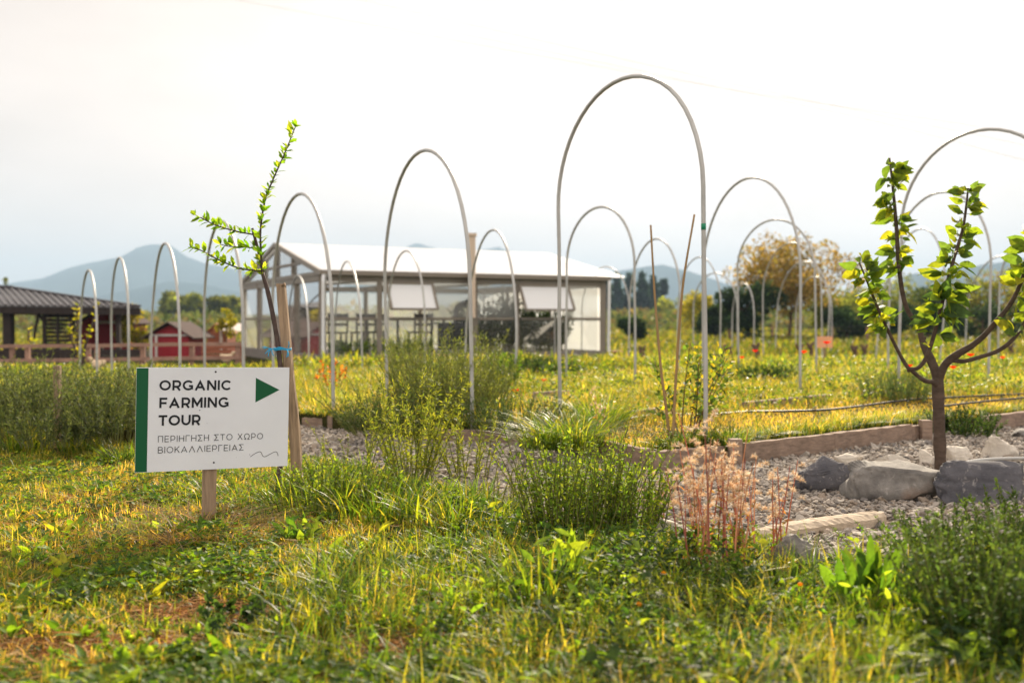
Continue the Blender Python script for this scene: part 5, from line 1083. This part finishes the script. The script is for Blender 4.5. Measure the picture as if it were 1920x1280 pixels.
# ------------------------------------------------------------------ rocks
def rock(lab, x0, x1, ytop, ybot, mat, dep=.8, seed=1, flat_=0, planes=12, box=.42, group='stones around the fruit tree and path'):
    g = G((x0 + x1) / 2, ybot); Y = g[1]; w = (x1 - x0) * Y / FPX / 2; h = P(0, ytop, Y)[2] - g[2]
    v, f = ico_vf(5); rs = np.random.RandomState(seed)
    v = np.sign(v) * np.abs(v) ** box
    for _ in range(planes):
        n = unit(rs.normal(0, 1, 3)); dlim = rs.uniform(.5, .86); q = v @ n; v = v - np.outer(np.maximum(q - dlim, 0), n) * .92
    nn = unit(v); v = v + nn * ((vnoise(v * 1.7 + seed * 3.1, seed) - .5) * .22 + (np.abs(vnoise(v * 3.6 + seed, seed + 1) - .5) * 2 - .4) * .13 + (vnoise(v * 11, seed + 2) - .5) * .08 + (vnoise(v * 24, seed + 3) - .5) * .035)[:, None]
    v[:, 0] *= w / np.abs(v[:, 0]).max(); v[:, 1] *= w * dep / np.abs(v[:, 1]).max(); z = v[:, 2]; z = (z - z.min()) / (z.max() - z.min()); v[:, 2] = z * (h + .05) - .05
    c = g + (0, w * dep * .85, 0); c[2] = 0
    o = MB().add(v + c, f).build('rock', M[mat], base=(c[0], c[1], 0), smooth=True); tag(o, lab, 'rock', group); return o
rock('dark blue grey rock at the left end of the stone ring', 1480, 1628, 860, 930, 'rockd', .55, 3, planes=14)
rock('grey rock with a rusty brown patch, in the middle of the stone ring', 1594, 1796, 868, 944, 'rock', .5, 5)
rock('large grey rock in front of the fruit tree trunk on the right', 1766, 1956, 870, 956, 'rockd', .5, 8, planes=14)
rock('pale flat rock behind the dark blue grey rock', 1560, 1628, 851, 874, 'rockp', .6, 11)
rock('pale angular rock between the dark rock and the trunk', 1640, 1728, 853, 884, 'rockp', .6, 12)
rock('rounded pale rock just left of the trunk', 1722, 1768, 842, 872, 'rockp', .7, 13)
rock('rounded pale rock just right of the trunk', 1778, 1836, 838, 868, 'rockp', .7, 14)
rock('tall pale rock at the right back of the stone ring', 1840, 1920, 818, 862, 'rockp', .6, 15)
rock('grey rock cut by the right frame edge at the back', 1895, 1990, 806, 822, 'rock', .6, 16)
rock('pointed grey blue rock beside the dried weeds in front', 1438, 1556, 1002, 1072, 'rock', .6, 18)
rock('flat pale stone behind the broad leaved plant', 1600, 1760, 1030, 1082, 'rockp', .5, 19)
rock('flat pale stepping stone left of the dried weeds', 1205, 1310, 978, 1012, 'rockp', .7, 20)
rock('small rounded grey stone under the dried weeds', 1320, 1372, 995, 1035, 'rock', .7, 21)
rock('small pale stone at the gravel edge among the wispy weeds', 800, 850, 935, 952, 'rockp', .7, 22)
# bleached board lying on the gravel
A, B = G(1395, 1012, .02), G(1652, 972, .02)
n = 40; v = []; ax = unit(B - A); sd = np.array([-ax[1], ax[0], 0])
for i in range(n + 1):
    t = i / n; w = .052 * (.35 + .65 * min(1, t * 4)) * (1 - .7 * max(0, t - .8) * 5 * .8); c = A + (B - A) * t + np.array([0, 0, 0.008 * math.sin(t * 3)]) + sd * .006 * math.sin(t * 5)
    for s, z in ((-1, -.02), (1, -.02), (1.0, .022), (.3, .034), (-.4, .03), (-1, .014)): v.append(c + sd * s * w + np.array([0, 0, z + R.uniform(-.003, .003)]))
F = [[i * 6 + k, i * 6 + (k + 1) % 6, i * 6 + 6 + (k + 1) % 6, i * 6 + 6 + k] for i in range(n) for k in range(6)]
o = MB().add(np.array(v), [np.array(F), np.array([[5, 4, 3, 2, 1, 0], [n * 6 + k for k in range(6)]])]).build('weathered_board', M['paleplank'], base=tuple(A), smooth=False)
tag(o, 'bleached weathered wooden board lying on the gravel path', 'board')

# ------------------------------------------------------------------ timber edging of the beds and drip hoses
def plank(p0, p1, h, lab, th=.05):
    a, b_ = G(*p0), G(*p1); m = 14; s = unit(b_ - a); n_ = np.array([-s[1], s[0], 0]); v = []
    for i in range(m + 1):
        t = i / m; c = a + (b_ - a) * t; wob = R.uniform(-.004, .004)
        for q, z in ((-.5, -.05), (.5, -.05), (.5, h), (-.5, h)): v.append(c + n_ * (q * th + wob) + np.array([0, 0, z + (R.uniform(-.004, .004) if z > 0 else 0)]))
    F = [[i * 4 + k, i * 4 + (k + 1) % 4, i * 4 + 4 + (k + 1) % 4, i * 4 + 4 + k] for i in range(m) for k in range(4)] + [[3, 2, 1, 0], [m * 4, m * 4 + 1, m * 4 + 2, m * 4 + 3]]
    return tag(MB().add(np.array(v), [np.array(F)]).build('edging_plank', M['plank'], base=tuple(a), smooth=False), lab, 'plank', 'timber edging of the garden beds')
def stub(p, h, lab):
    a = G(*p); return tag(MB().add(*beam_vf(a - (0, 0, .1), a + (0, 0, h), .075, .075, up=(0, 1, 0))).build('edging_stake', M['plank'], base=tuple(a), smooth=False), lab, 'stake', 'stakes of the timber edging')
plank((568, 800), (618, 801), .075, 'left short edging plank behind the stake, by the orange flowers')
plank((618, 803), (662, 797), .10, 'darker short edging plank just right of the nearest row hoop leg')
plank((792, 828), (1000, 836), .10, 'edging plank half hidden behind the mugwort')
plank((1052, 846), (1215, 882), .13, 'edging plank running to the bed corner below the grass tussock')
plank((1222, 884), (1352, 872), .12, 'edging plank behind the fluffy dried weeds')
plank((1392, 868), (1560, 846), .125, 'long pale edging plank left of the stone ring')
plank((1560, 846), (1705, 826), .125, 'edging plank behind the stones, nearest the fruit tree')
plank((1706, 826), (1742, 822), .11, 'short edging plank directly left of the fruit tree trunk')
plank((1845, 808), (1990, 790), .125, 'edging plank at the right frame edge')
stub((1378, 874), .17, 'edging stake behind the right clump of dried weeds')
stub((1735, 826), .155, 'edging stake just left of the fruit tree trunk')
stub((665, 798), .135, 'edging stake at the end of the short left planks')
stub((816, 832), .12, 'edging stake below the rosemary bush')
def bedplank(p0, p1, lab):
    a, b_ = G(p0[0], p0[1], BEDZ), G(p1[0], p1[1], BEDZ)
    return tag(MB().add(*beam_vf(a + (0, 0, .03), b_ + (0, 0, .03), .05, .08)).build('edging_plank', M['plank'], base=tuple(a), smooth=False), lab, 'plank', 'timber edging of the garden beds')
bedplank((1395, 768), (1552, 752), 'inner edging plank in the meadow below the second row hoop')
bedplank((1185, 786), (1262, 776), 'inner edging plank left of the rose bush')
bedplank((1000, 748), (1075, 744), 'inner edging plank near the poppies before the greenhouse')
for pts, lb in (([(1300, 782), (1400, 772), (1550, 768), (1700, 750), (1800, 744), (1960, 736)], 'upper black irrigation hose lying across the right meadow'), ([(1760, 762), (1850, 752), (1960, 742)], 'lower black irrigation hose at the right frame edge'), ([(1180, 785), (1240, 776), (1300, 778)], 'short black irrigation hose behind the rose bush')):
    b = MB(); b.add(*tube_vf(spline([G(x, y_, BEDZ + .03) for x, y_ in pts], 30), .010, 7)); tag(b.build('irrigation_hose', M['hose'], base=tuple(G(*pts[0], BEDZ))), lb, 'hose')
b = MB(); b.add(*tube_vf(spline([G(1778, 880, .06), G(1815, 866, .05), G(1870, 860, .04), G(1960, 858, .03)], 20), .011, 8)); tag(b.build('irrigation_hose', M['hoop'], base=tuple(G(1778, 880))), 'grey hose end lying inside the stone ring right of the trunk', 'hose')

# ------------------------------------------------------------------ gravel stones
v0, f0 = ico_vf(2); v1, f1 = ico_vf(1)
N_ = 78000; x = R.uniform(-2.4, 5.2, N_); y = R.uniform(3.5, 8.8, N_); k = in_gravel(x, y) & (np.abs(x) < .60 * y + .5) & (R.uniform(0, 1, N_) < np.clip(5.2 / y, .35, 1)); x, y = x[k], y[k]
def pebbles(x, y, v, f, base_r):
    n = len(x); r = base_r * np.exp(R.normal(0, .35, n)); sc = np.stack([r * R.uniform(.8, 1.5, n), r * R.uniform(.7, 1.2, n), r * R.uniform(.45, .85, n)], 1)
    a = R.uniform(0, 6.28, n); V = v[None] * (1 + .28 * R.uniform(-1, 1, (n, len(v), 1))) * sc[:, None]; t = R.normal(0, .35, n)
    V[:, :, 2] += V[:, :, 0] * t[:, None]
    X = V[:, :, 0] * np.cos(a)[:, None] - V[:, :, 1] * np.sin(a)[:, None]; Yv = V[:, :, 0] * np.sin(a)[:, None] + V[:, :, 1] * np.cos(a)[:, None]
    Z = V[:, :, 2] + (relief(x, y) + .006 + r * .35)[:, None]; W = np.stack([X + x[:, None], Yv + y[:, None], Z], -1)
    c = pick([lin(150, 141, 132), lin(164, 154, 144), lin(134, 126, 118), lin(148, 134, 120), lin(112, 107, 104), lin(172, 164, 154)], n, .1)
    return W.reshape(-1, 3), (f[None] + (np.arange(n) * len(v))[:, None, None]).reshape(-1, 3), np.repeat(c, len(v), 0)
M['pebble'] = vcol('pebble', .85, .25)
nr = y < 5.6
b = MB(); V, F, c = pebbles(x[nr], y[nr], v0, f0, .0095); b.add(V, F, c); V, F, c = pebbles(x[~nr], y[~nr], v1, f1, .0112); b.add(V, F, c)
tag(b.build('gravel', M['pebble'], base=(0, 0, 0), smooth=False), kind='stuff')

# ------------------------------------------------------------------ lawn, meadow and ground cover
def frustum_pts(n, d0, d1, dens, mx=.56, pad=.6):
    y = R.uniform(d0, d1, int(n * 2.2)); wgt = (mx * y + pad) / (mx * d1 + pad) * dens(y); keep = R.uniform(0, 1, len(y)) < wgt / max(wgt.max(), 1e-9); y = y[keep][:n]
    x = R.uniform(-1, 1, len(y)) * (mx * y + pad); return x, y
ROCKS = [(o.location.x, o.location.y, max(o.dimensions.x, .1) / 2) for o in COL.objects if o.name.startswith('rock')]
LAWN = [lin(150, 156, 52), lin(126, 142, 48), lin(172, 166, 62), lin(104, 128, 44), lin(190, 170, 84), lin(84, 112, 40)]
STRAW = [lin(206, 178, 92), lin(188, 156, 78), lin(210, 188, 118)]
def dry_at(x, y): return noise2(x, y, .9, 15) * .6 + noise2(x, y, 2.3, 16) * .4
def bare_at(x, y):
    w = .5 * (noise2(x, y, 6, 14) - .5)
    return (((x + .94) / .27) ** 2 + ((y - 3.04) / .13) ** 2 < 1 + w * 3) | (((x + 1.14) / .34) ** 2 + ((y - 2.70) / .12) ** 2 < 1 + w * 3) | (((x + .36) / .22) ** 2 + ((y - 2.72) / .11) ** 2 < 1 + w * 3)
def open_at(x, y):
    r = np.zeros(np.shape(x), bool)
    for (px, py), w, d in (((1495, 1072), .17, .55), ((1680, 1085), .22, .5), ((1625, 1150), .17, .5), ((1258, 1012), .12, .3)):
        c = G(px, py); r |= (np.abs(x - c[0] * y / c[1]) < w) & (y > c[1] - d) & (y < c[1] + .1)
    return r
def lawn_mask(x, y): return (y < edge_y(x) - .02) & ~in_gravel(x, y)
# short lawn blades
b = MB()
x, y = frustum_pts(390000, 1.75, 9.6, lambda d: (2.6 / d) ** 1.35, .66); k = lawn_mask(x, y); x, y = x[k], y[k]
dr_ = dry_at(x, y); bare = bare_at(x, y); k = R.uniform(0, 1, len(x)) < np.where(bare, .10, (.74 - .46 * np.clip((x + .25) / .6, 0, 1) * np.clip((4.0 - y) / .4, 0, 1)) * np.clip(1.25 - 1.1 * np.maximum(0, dr_ - .55) * 3, .25, 1) * np.clip(noise2(x, y, 7.5, 18) * 2.6 - .55, .12, 1)); x, y, dr_ = x[k], y[k], dr_[k]
n = len(x); lush = np.clip((x + .9) / 1.2, 0, 1) * np.clip((4.6 - y) / 1.2, 0, 1)
h = (.018 + .040 * noise2(x, y, 1.6, 17) + .045 * (noise2(x, y, 7.5, 18) - .35)).clip(.012) * R.uniform(.5, 1.5, n) * (1 + 1.1 * lush)
isdry = R.uniform(0, 1, n) < np.clip((dr_ - .40) * 2.4 + .16 * np.clip((-x - .2) / .6, 0, 1), .06, .62)
c = np.where(isdry[:, None], pick(STRAW, n), pick(LAWN, n)) * np.exp(.8 * (noise2(x, y, 3.1, 19) - .5) + .5 * (noise2(x, y, 9, 20) - .5))[:, None]
V, F, cc = blades_vf(np.stack([x, y, relief(x, y) - .004], 1), h, R.uniform(.0022, .0050, n) * (.75 + y * .12), R.uniform(0, 6.28, n), R.uniform(.1, 1.5, n), c); b.add(V, F, cc)
# longer blades in tufts
nt = 1500; tx, ty = frustum_pts(nt, 1.8, 6.5, lambda d: (2.6 / d) ** 1.0); k = lawn_mask(tx, ty) & ~bare_at(tx, ty); tx, ty = tx[k], ty[k]
per = R.randint(10, 40, len(tx)); idx = np.repeat(np.arange(len(tx)), per); n = len(idx); x = tx[idx] + R.normal(0, .035, n); y = ty[idx] + R.normal(0, .035, n)
lush = np.clip((tx + 1.1) / 1.2, 0, 1)[idx]; hh = (R.uniform(.05, .13, len(tx)))[idx] * R.uniform(.5, 1.2, n) * (.75 + .8 * lush)
tone = pick(LAWN[:4] + GR_, len(tx), .15)[idx]; V, F, cc = blades_vf(np.stack([x, y, relief(x, y) - .004], 1), hh, R.uniform(.003, .006, n), R.uniform(0, 6.28, n), R.uniform(.1, 1.3, n), tone * np.exp(R.normal(0, .15, (n, 1)))); b.add(V, F, cc)
tag(b.build('lawn_grass', M['grass'], base=(0, 0, 0)), kind='stuff')
VP = [G(a, c_) for a, c_ in ((560, 880), (650, 905), (740, 925), (830, 940), (930, 985), (1010, 1020), (1180, 1030), (1400, 1075), (1700, 1110))]
vx_, vy_ = np.array([q[0] for q in VP]), np.array([q[1] for q in VP])
# verge of tall grass along the path
b = MB(); n = 15000; t = R.uniform(0, 1, n); vx = np.interp(t, np.linspace(0, 1, 9), [G(a, c_)[0] for a, c_ in ((560, 880), (650, 905), (740, 925), (830, 940), (930, 985), (1010, 1020), (1180, 1030), (1400, 1075), (1700, 1110))]); vy = np.interp(t, np.linspace(0, 1, 9), [G(a, c_)[1] for a, c_ in ((560, 880), (650, 905), (740, 925), (830, 940), (930, 985), (1010, 1020), (1180, 1030), (1400, 1075), (1700, 1110))])
x = vx + R.normal(0, .12, n); y = vy - np.abs(R.normal(0, .22, n)) + .06; clump = noise2(x, y, 2.6, 23)
k = (R.uniform(0, 1, n) < np.clip(clump * 1.8 - .35, .05, 1)) & (~open_at(x, y) | (R.uniform(0, 1, n) < .08)); x, y, clump = x[k], y[k], clump[k]; n = len(x)
V, F, cc = blades_vf(np.stack([x, y, relief(x, y) - .005], 1), (.06 + .17 * clump) * R.uniform(.4, 1.15, n), R.uniform(.004, .009, n), R.uniform(0, 6.28, n), R.uniform(.15, 1.4, n), pick(GR_, n)); b.add(V, F, cc)
# near right corner undergrowth
n = 16000; x = R.uniform(-.7, 2.3, n); y = R.uniform(1.85, 3.8, n); clump = noise2(x, y, 3.4, 24); k = (R.uniform(0, 1, n) < np.clip(clump * 3 - 1.1, .03, 1)) & lawn_mask(x, y) & (~open_at(x, y) | (R.uniform(0, 1, n) < .12)); x, y, clump = x[k], y[k], clump[k]; n = len(x)
V, F, cc = blades_vf(np.stack([x, y, relief(x, y) - .005], 1), (.04 + .17 * clump) * R.uniform(.35, 1.1, n), R.uniform(.004, .010, n), R.uniform(0, 6.28, n), R.uniform(.15, 1.4, n), pick(GR_ + DARK + BRIGHT, n)); b.add(V, F, cc)
tag(b.build('verge_grass', M['grass'], base=(0, 0, 0)), kind='stuff')
# clover and other small broad leaves
b = MB(); x, y = frustum_pts(70000, 1.75, 6.5, lambda d: (2.6 / d) ** 1.2); cl = noise2(x, y, 1.7, 31) * .6 + noise2(x, y, 5, 32) * .4; k = lawn_mask(x, y) & (~bare_at(x, y) | (R.uniform(0, 1, len(x)) < .12)) & (R.uniform(0, 1, len(x)) < np.clip((cl - .40) * 5, .04, 1)); x, y, cl = x[k], y[k], cl[k]; n = len(x)
z = relief(x, y) + R.uniform(.006, .045, n) * (.5 + cl); idx = np.repeat(np.arange(n), 3); a = (np.tile(np.arange(3), n) * 2.09 + np.repeat(R.uniform(0, 6.28, n), 3)); m = len(idx)
D = np.stack([np.cos(a), np.sin(a), R.uniform(-.2, .7, m)], 1); l = np.repeat(R.uniform(.010, .028, n), 3)
V, F, cc = leaves_vf(np.stack([x, y, z], 1)[idx], D, np.array([[0, 0, 1.]]) + R.normal(0, .25, (m, 3)), l, l * .85, pick([lin(108, 138, 44), lin(84, 118, 42), lin(136, 152, 48), lin(66, 98, 40)], n)[idx], 'dia'); b.add(V, F, cc)
n = 1700; x, y = frustum_pts(n, 1.8, 4.6, lambda d: (2.6 / d)); k = lawn_mask(x, y) & ~bare_at(x, y); x, y = x[k], y[k]; n = len(x); per = 5; idx = np.repeat(np.arange(n), per); m = len(idx); a = R.uniform(0, 6.28, m)
D = np.stack([np.cos(a), np.sin(a), R.uniform(.1, 1.6, m)], 1); l = np.repeat(R.uniform(.03, .095, n), per) * R.uniform(.7, 1.2, m)
V, F, cc = leaves_vf(np.stack([x, y, relief(x, y)], 1)[idx], D, np.array([[0, 0, 1.]]) + R.normal(0, .3, (m, 3)), l, l * .3, pick([lin(112, 144, 44), lin(136, 158, 46), lin(90, 124, 42), lin(160, 160, 50)], n)[idx], 'oval', .3); b.add(V, F, cc)
tag(b.build('clover', M['leaf'], base=(0, 0, 0)), kind='stuff')
# leafy weeds in low mounds: thick on the lower right, scattered elsewhere
b = MB(); nw = 9000; x, y = frustum_pts(nw, 1.75, 5.6, lambda d: (2.6 / d) ** 1.0); wm = noise2(x, y, 1.5, 51) * .55 + noise2(x, y, 4.2, 52) * .45
rt_ = np.clip((x + .35) / .7, 0, 1) * np.clip((3.95 - y) / .4, 0, 1); vg = np.exp(-((y - np.interp(x, vx_, vy_) + .12) / .2) ** 2) * (x > -1.1)
k = lawn_mask(x, y) & ~bare_at(x, y) & (R.uniform(0, 1, len(x)) < np.clip((wm - .5) * 4, .03, 1) * .45 + .62 * rt_ * np.clip(noise2(x, y, 3.3, 57) * 3 - .9, .08, 1) + .7 * vg) & (~open_at(x, y) | (R.uniform(0, 1, len(x)) < .3)); x, y, wm, rt_, vg = x[k], y[k], wm[k], rt_[k], vg[k]; n = len(x)
per = (R.randint(10, 26, n) * (1 + .8 * rt_)).astype(int); idx = np.repeat(np.arange(n), per); m = len(idx); hgt = (.022 + .13 * rt_ * ~open_at(x, y) * noise2(x, y, 2.7, 53) + .12 * vg * noise2(x, y, 3.1, 54) + .02 * wm)[idx]; sp = R.uniform(.02, .06, n)[idx]
p = np.stack([x[idx] + R.normal(0, 1, m) * sp, y[idx] + R.normal(0, 1, m) * sp, relief(x[idx], y[idx]) + hgt * R.uniform(.1, 1.1, m)], 1); a = R.uniform(0, 6.28, m); D = np.stack([np.cos(a), np.sin(a), R.uniform(-.3, 1.3, m)], 1)
l = (.010 + .034 * R.uniform(0, 1, n) ** 1.8)[idx] * R.uniform(.6, 1.25, m); wd = R.uniform(.2, .6, n)[idx]; tone = pick(BRIGHT + FRESH + DARK + DARK + [lin(84, 104, 60), lin(150, 156, 56)], n, .15)[idx]; tone = tone * (1 - .25 * rt_ * noise2(x, y, 5.5, 56))[idx][:, None]
V, F, cc = leaves_vf(p, D, np.array([[0, 0, 1.]]) + R.normal(0, .45, (m, 3)), l, l * wd, tone * np.exp(R.normal(0, .15, (m, 1))), 'oval', .25); b.add(V, F, cc)
tag(b.build('undergrowth', M['leaf'], base=(0, 0, 0)), kind='stuff')
# dry litter
b = MB(); x, y = frustum_pts(40000, 1.75, 7, lambda d: (2.6 / d) ** 1.2); bare = bare_at(x, y); k = lawn_mask(x, y) & ((R.uniform(0, 1, len(x)) < np.clip((dry_at(x, y) - .35) * 3, .1, 1)) | bare); x, y = x[k], y[k]; n = len(x); a = R.uniform(0, 6.28, n)
D = np.stack([np.cos(a), np.sin(a), R.normal(.08, .2, n)], 1); l = R.uniform(.03, .12, n)
V, F, cc = leaves_vf(np.stack([x, y, relief(x, y) + R.uniform(.0, .025, n)], 1), D, R.normal(0, 1, (n, 3)) + (0, 0, 1), l, R.uniform(.0015, .0045, n), pick([lin(196, 160, 116), lin(166, 122, 84), lin(140, 98, 72), lin(204, 184, 146)], n), 'dia'); b.add(V, F, cc)
n = 60000; x = R.uniform(-1.7, 0, n); y = R.uniform(2.3, 3.4, n); k = bare_at(x, y) & (R.uniform(0, 1, n) < .42); x, y = x[k], y[k]; n = len(x); a = R.uniform(0, 6.28, n)
D = np.stack([np.cos(a), np.sin(a), R.normal(.12, .3, n)], 1); V, F, cc = leaves_vf(np.stack([x, y, relief(x, y) + R.uniform(.0, .014, n)], 1), D, R.normal(0, 1, (n, 3)) + (0, 0, 1), R.uniform(.012, .05, n), R.uniform(.0015, .004, n), pick([lin(196, 148, 100), lin(170, 118, 78), lin(140, 94, 66), lin(208, 172, 128)], n), 'dia'); b.add(V, F, cc)
tag(b.build('dry_litter', M['litter'], base=(0, 0, 0)), kind='stuff')
# meadow on and beyond the bed: short dry yellow near strip, then taller and sparser with distance
b = MB(); x, y = frustum_pts(265000, 6.0, 20, lambda d: (7 / d) ** 1.9, .76, .8); k = in_bed(x, y) | ((y >= BEDY1)); x, y = x[k], y[k]
def in_house(x, y):
    q = np.stack([x - GA[0], y - GA[1]], -1); a_ = q @ fx[:2]; b_ = q @ fy[:2]; return (a_ > -.25) & (a_ < FL + .3) & (b_ > -.3) & (b_ < FW + .3)
k = ~in_house(x, y); x, y = x[k], y[k]; n = len(x)
cl = noise2(x, y, .8, 41) * .6 + noise2(x, y, 2.1, 42) * .4; strip = np.clip((y - edge_y(x) - .1) / .5, 0, 1) * np.clip((edge_y(x) + 1.9 - y) / .7, 0, 1) * (x > -.6)
h = (.06 + .24 * cl ** 1.4) * R.uniform(.4, 1.15, n) * (1 - .68 * strip) * np.where(x < -.24 * y, .5, 1)
MEAD = [lin(138, 146, 54), lin(118, 136, 52), lin(156, 156, 62), lin(98, 122, 48), lin(164, 158, 80), lin(80, 106, 46)]
isdry = R.uniform(0, 1, n) < .08 + .45 * strip + .2 * (cl < .4)
c = np.where(isdry[:, None], pick([lin(214, 184, 104), lin(198, 170, 92)], n), pick(MEAD, n)) * np.exp(.9 * (noise2(x, y, 1.3, 43) - .5) + .5 * (noise2(x, y, 3.7, 46) - .5))[:, None]
V, F, cc = blades_vf(np.stack([x, y, gz(x, y) - .005], 1), h, R.uniform(.003, .006, n) * (.4 + y * .11), R.uniform(0, 6.28, n), R.uniform(.1, 1.2, n), c); b.add(V, F, cc)
n = 110000; y = 16 + 90 * R.uniform(0, 1, n) ** 1.7; x = R.uniform(-1.0, .9, n) * y; k = ~in_house(x, y) & ~((x < -5.0) & (x > -14) & (y > 16.6) & (y < 30)); x, y = x[k], y[k]; n = len(x); cl = noise2(x, y, .35, 44)
V, F, cc = blades_vf(np.stack([x, y, gz(x, y) - .01], 1), (.10 + .3 * cl) * R.uniform(.5, 1.2, n) * np.where(x < -.24 * y, .55, 1), .0022 * y * R.uniform(.6, 1.3, n), R.uniform(0, 6.28, n), R.uniform(.1, 1.0, n), pick(MEAD + [lin(150, 140, 84)], n) * np.where(y > 24, .62, 1)[:, None]); b.add(V, F, cc)
# longer grass hanging over the edging planks
n = 9000; x = R.uniform(-2.2, 6.2, n); y = edge_y(x) + .05 + np.abs(R.normal(0, .09, n)); cl = noise2(x, y, 3.0, 48); k = (R.uniform(0, 1, n) < np.clip(cl * 2.4 - .7, .04, 1)); x, y, cl = x[k], y[k], cl[k]; n = len(x)
V, F, cc = blades_vf(np.stack([x, y, np.full(n, BEDZ - .006)], 1), (.05 + .12 * cl) * R.uniform(.5, 1.1, n), R.uniform(.004, .008, n), R.normal(-1.57, 1.1, n), R.uniform(.4, 1.8, n), pick(GR_ + DARK[:2], n)); b.add(V, F, cc)
# weeds with small leaves through the meadow
x, y = frustum_pts(100000, 6.3, 18, lambda d: (7 / d) ** 1.5, .76, .8); cl = noise2(x, y, 1.1, 45); k = (in_bed(x, y) | (y >= BEDY1)) & (cl > .48) & ~in_house(x, y) & (y > edge_y(x) + 1.4); x, y, cl = x[k], y[k], cl[k]; n = len(x); l = R.uniform(.012, .034, n) * (.55 + .09 * y)
V, F, cc = leaves_vf(np.stack([x, y, gz(x, y) + R.uniform(.01, .36, n) * cl * np.where(x < -.24 * y, .35, 1)], 1), rdir(n, -.3, 1), R.normal(0, 1, (n, 3)), l, l * .45, pick(FRESH + WEED + DARK, n) * np.exp(.9 * (noise2(x, y, 1.9, 47) - .6))[:, None], 'dia'); b.add(V, F, cc)
tag(b.build('meadow_grass', M['grass'], base=(0, 0, 0)), kind='stuff')
# small yellow and white flowers in the verge
def daisy(lab, x, y_, zoff, cols, cat, s=1.0):
    g = G(x, y_); t = thing('wild_flower', lab, 'flower', tuple(g), 'small wild flowers in the verge')
    c = g + (0, 0, zoff); MB().add(*tube_vf([g - (0, 0, .02), (g + c) / 2 + (.004, 0, 0), c], .0018, 5), lin(110, 130, 60)).build('stalk', M['stem'], t)
    v, f = ico_vf(2); MB().add(v * np.array([.008, .008, .006]) * s + c, f, lin(236, 178, 30)).build('flower_head', M['petal'], t)
    if cols is not None:
        a = np.arange(11) * .571; D = np.stack([np.cos(a), np.sin(a), np.full(11, -.25)], 1); V, F, cc = leaves_vf(np.repeat(c[None], 11, 0), D, np.array([[0, 0, 1.]] * 11), .015 * s, .006 * s, pick([cols], 11, .05), 'lance'); MB().add(V, F, cc).build('petals', M['petal'], t)
for x, y_, z, cols, lb in ((1292, 1075, .1, lin(236, 232, 226), 'white daisy at the left foot of the dried weeds'), (1284, 1100, .1, lin(236, 232, 226), 'lower white daisy left of the dried weeds'), (1244, 1132, .1, lin(236, 232, 226), 'white daisy furthest left of the dried weeds'), (1372, 1122, .1, lin(236, 232, 226), 'white daisy right below the dried weeds'), (1138, 1175, .09, None, 'yellow button flower in the dark grass, left one'), (1198, 1190, .09, None, 'yellow button flower in the dark grass, right one'), (1125, 960, .2, None, 'orange yellow flower in the bright leafy clump'), (1500, 1170, .12, None, 'yellow flower by the pointed rock and broad leaved plant'), (1302, 1000 + 60, .14, None, 'yellow petal flower among the dried weed stems')):
    daisy(lb, x, y_, z, cols, 'flower')
